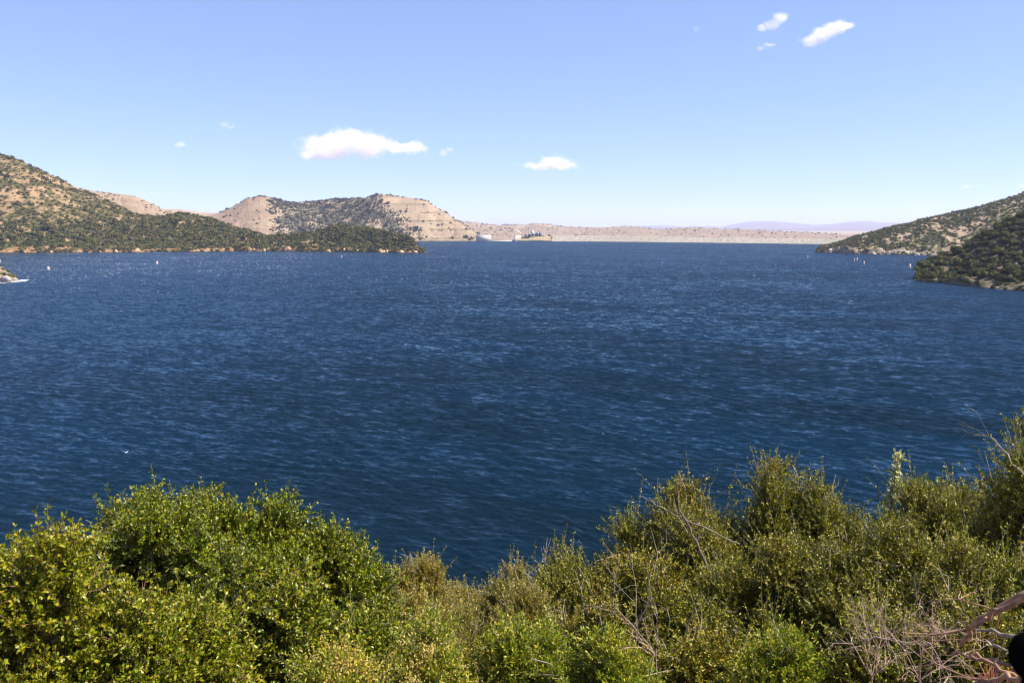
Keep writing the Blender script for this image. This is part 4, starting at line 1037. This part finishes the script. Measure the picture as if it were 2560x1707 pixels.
bough([(1320, 1290+150, 6.6), (1350, 1520, 6.5), (1420, 1570, 6.4)], .004, .007, 'bare pale stem bending down through the olive shrubs', M_bark, seed=9, twigs=2)
bough([(1850, 1360, 6.6), (1720, 1300, 6.9), (1640, 1260, 7.1), (1600, 1240, 7.2)], .006, .0025, 'bare grey limb fanning left out of the tall open shrub', M_bark, seed=10, twigs=3)
bough([(1770, 1420, 6.6), (1730, 1330, 6.8), (1700, 1270, 7.0), (1690, 1200, 7.1)], .012, .004, 'dark main limb of the tall open shrub', M_bark_dark, seed=11, twigs=4)
bough([(2660, 1250, 6.0), (2560, 1190, 6.2), (2510, 1130, 6.3), (2480, 1088, 6.4), (2434, 1087, 6.4)], .007, .002, 'bare pale branch reaching left out of the tallest shrub', M_bark, seed=12, twigs=4)
# black knob
M_black = plain('black_rubber', (.003, .003, .003), 1.0, .0, .1, 20)
kx, ky, kz = at(2592, 1641, .95); gk = float(gz(kx, ky)); o = empty('post', (kx, ky, gk)); tag(o, 'black round-topped post poking in at the lower right corner', 'post')
rk = 58*.95/FP
mb = MB(); mb.lathe([(.01, -rk)]+[(rk*math.sin(a_), -rk*math.cos(a_)) for a_ in np.linspace(.3, math.pi-.02, 16)], (0, 0, kz-gk), 28); mb.build('knob', M_black, o, True)
mb = MB(); mb.lathe([(.012, -.1), (.012, kz-gk-rk*.8)], n=12); mb.build('shaft', M_black, o, True)

# ------------------------------------------------------------------ clouds
def cloud(px0, px1, py0, py1, blobs, lab, D=8000., dens=.012, seed=0, nsc=3.2, name='cloud', amp=1.5):
    """closed box of drifting vapour; blobs (u, v, ru, rv) in 0..1 across and up the box"""
    x0, y0, z0 = at(px0, py1, D); x1, y1, z1 = at(px1, py0, D)
    cx, cy, cz = (x0+x1)/2, (y0+y1)/2, (z0+z1)/2; w = math.hypot(x1-x0, y1-y0); h = z1-z0; dp = max(h*1.3, w*.35)
    m = NT('cloud_vapour'); tc = m.n('ShaderNodeTexCoord'); O = tc.outputs['Object']   # metres, box centred
    wn = m.noise(m.vmath('ADD', O, (seed*977., seed*331., 0)), nsc/h*.5, 6, .62, color=True)
    wv = m.vmath('SCALE', m.vmath('SUBTRACT', wn, (.5, .5, .5)), h*.9)
    Wp = m.vmath('ADD', O, wv)
    acc = None
    for (u, v, ru, rv) in blobs:
        q = m.vmath('DIVIDE', m.vmath('SUBTRACT', Wp, ((u-.5)*w, 0, (v-.5)*h)), (ru*w, dp*.40, rv*h))
        ln = m.n('ShaderNodeVectorMath', operation='LENGTH'); m.l(q, ln.inputs[0])
        f = m.math('SUBTRACT', 1.0, ln.outputs['Value'])
        acc = f if acc is None else m.math('MAXIMUM', acc, f)
    n = m.noise(m.vmath('ADD', O, (seed*777., 0, 0)), nsc/h, 7, .68)
    f = m.math('ADD', acc, m.math('MULTIPLY', m.math('SUBTRACT', n, .485), amp))
    ds = m.math('MULTIPLY', m.step(f, .0, .75), dens*.8)
    v = m.n('ShaderNodeVolumePrincipled'); m.l(ds, v.inputs['Density']); v.inputs['Color'].default_value = (.90, .885, .93, 1); v.inputs['Anisotropy'].default_value = .2
    m.l(v.outputs[0], m.out.inputs[1])
    mb = MB(); mb.box((0, 0, 0), (w*1.15, dp, h*1.25)); o = mb.build(name, m.m); o.location = (cx, cy, cz); o.rotation_euler = (0, 0, -math.atan2(cx, cy))
    m.m.cycles.volume_sampling = 'MULTIPLE_IMPORTANCE'
    return tag(o, lab, 'cloud')
cloud(745, 1070, 322, 410, [(.30, .50, .30, .42), (.42, .68, .16, .34), (.55, .50, .22, .34), (.78, .47, .22, .20), (.16, .28, .16, .22)], 'large white cloud above the quarried hill', seed=1, dens=.016)
cloud(1293, 1478, 388, 432, [(.45, .42, .46, .34), (.50, .60, .28, .36)], 'flat lens-shaped cloud right of the centre', seed=2, dens=.016, nsc=2.4)
cloud(1094, 1137, 366, 392, [(.35, .35, .36, .40), (.72, .68, .30, .26)], 'tiny wisp between the two middle clouds', seed=3, dens=.008, nsc=1.6)
cloud(2003, 2145, 44, 118, [(.20, .20, .22, .26), (.38, .40, .22, .28), (.56, .60, .22, .26), (.76, .76, .24, .22)], 'bright slanting cloud, larger of the upper right pair', seed=4, dens=.013, nsc=2.4)
cloud(1896, 1986, 27, 82, [(.62, .68, .30, .32), (.40, .40, .26, .28), (.15, .18, .2, .18)], 'white slanting cloud left of the larger upper right one', seed=5, dens=.010, nsc=2.4)
cloud(1884, 1950, 97, 132, [(.25, .30, .26, .26), (.60, .62, .32, .20)], 'thin slanting wisp under the upper right pair', seed=6, dens=.009, nsc=2.0)
cloud(425, 475, 350, 374, [(.5, .5, .44, .38)], 'small puff left of the large cloud', seed=7, dens=.010, nsc=1.8)
cloud(543, 590, 298, 330, [(.35, .6, .34, .3), (.7, .35, .3, .25)], 'faint wisp above and left of the large cloud', seed=8, dens=.005, nsc=1.8)
cloud(2396, 2440, 459, 474, [(.5, .5, .44, .38)], 'small low cloud over the right hill', seed=9, dens=.012, nsc=1.6)
cloud(2534, 2575, 456, 474, [(.55, .5, .44, .4)], 'small bright cloud at the right edge over the hill', seed=10, dens=.012, nsc=1.6)
cloud(1725, 1756, 60, 84, [(.5, .5, .4, .4)], 'very faint puff far left of the upper right clouds', seed=11, dens=.003, nsc=1.6)

# ------------------------------------------------------------------ the air
m = NT('haze_air'); v = m.n('ShaderNodeVolumePrincipled'); v.inputs['Color'].default_value = (.57, .62, .92, 1); v.inputs['Density'].default_value = 0.8e-4; v.inputs['Anisotropy'].default_value = .1
m.l(v.outputs[0], m.out.inputs[1])
mb = MB(); mb.box((0, 0, (150-6.5)/2), (34000, 34000, 156.5)); o = mb.build('haze', m.m); tag(o, 'thin blue summer haze over the lake', kind='stuff')
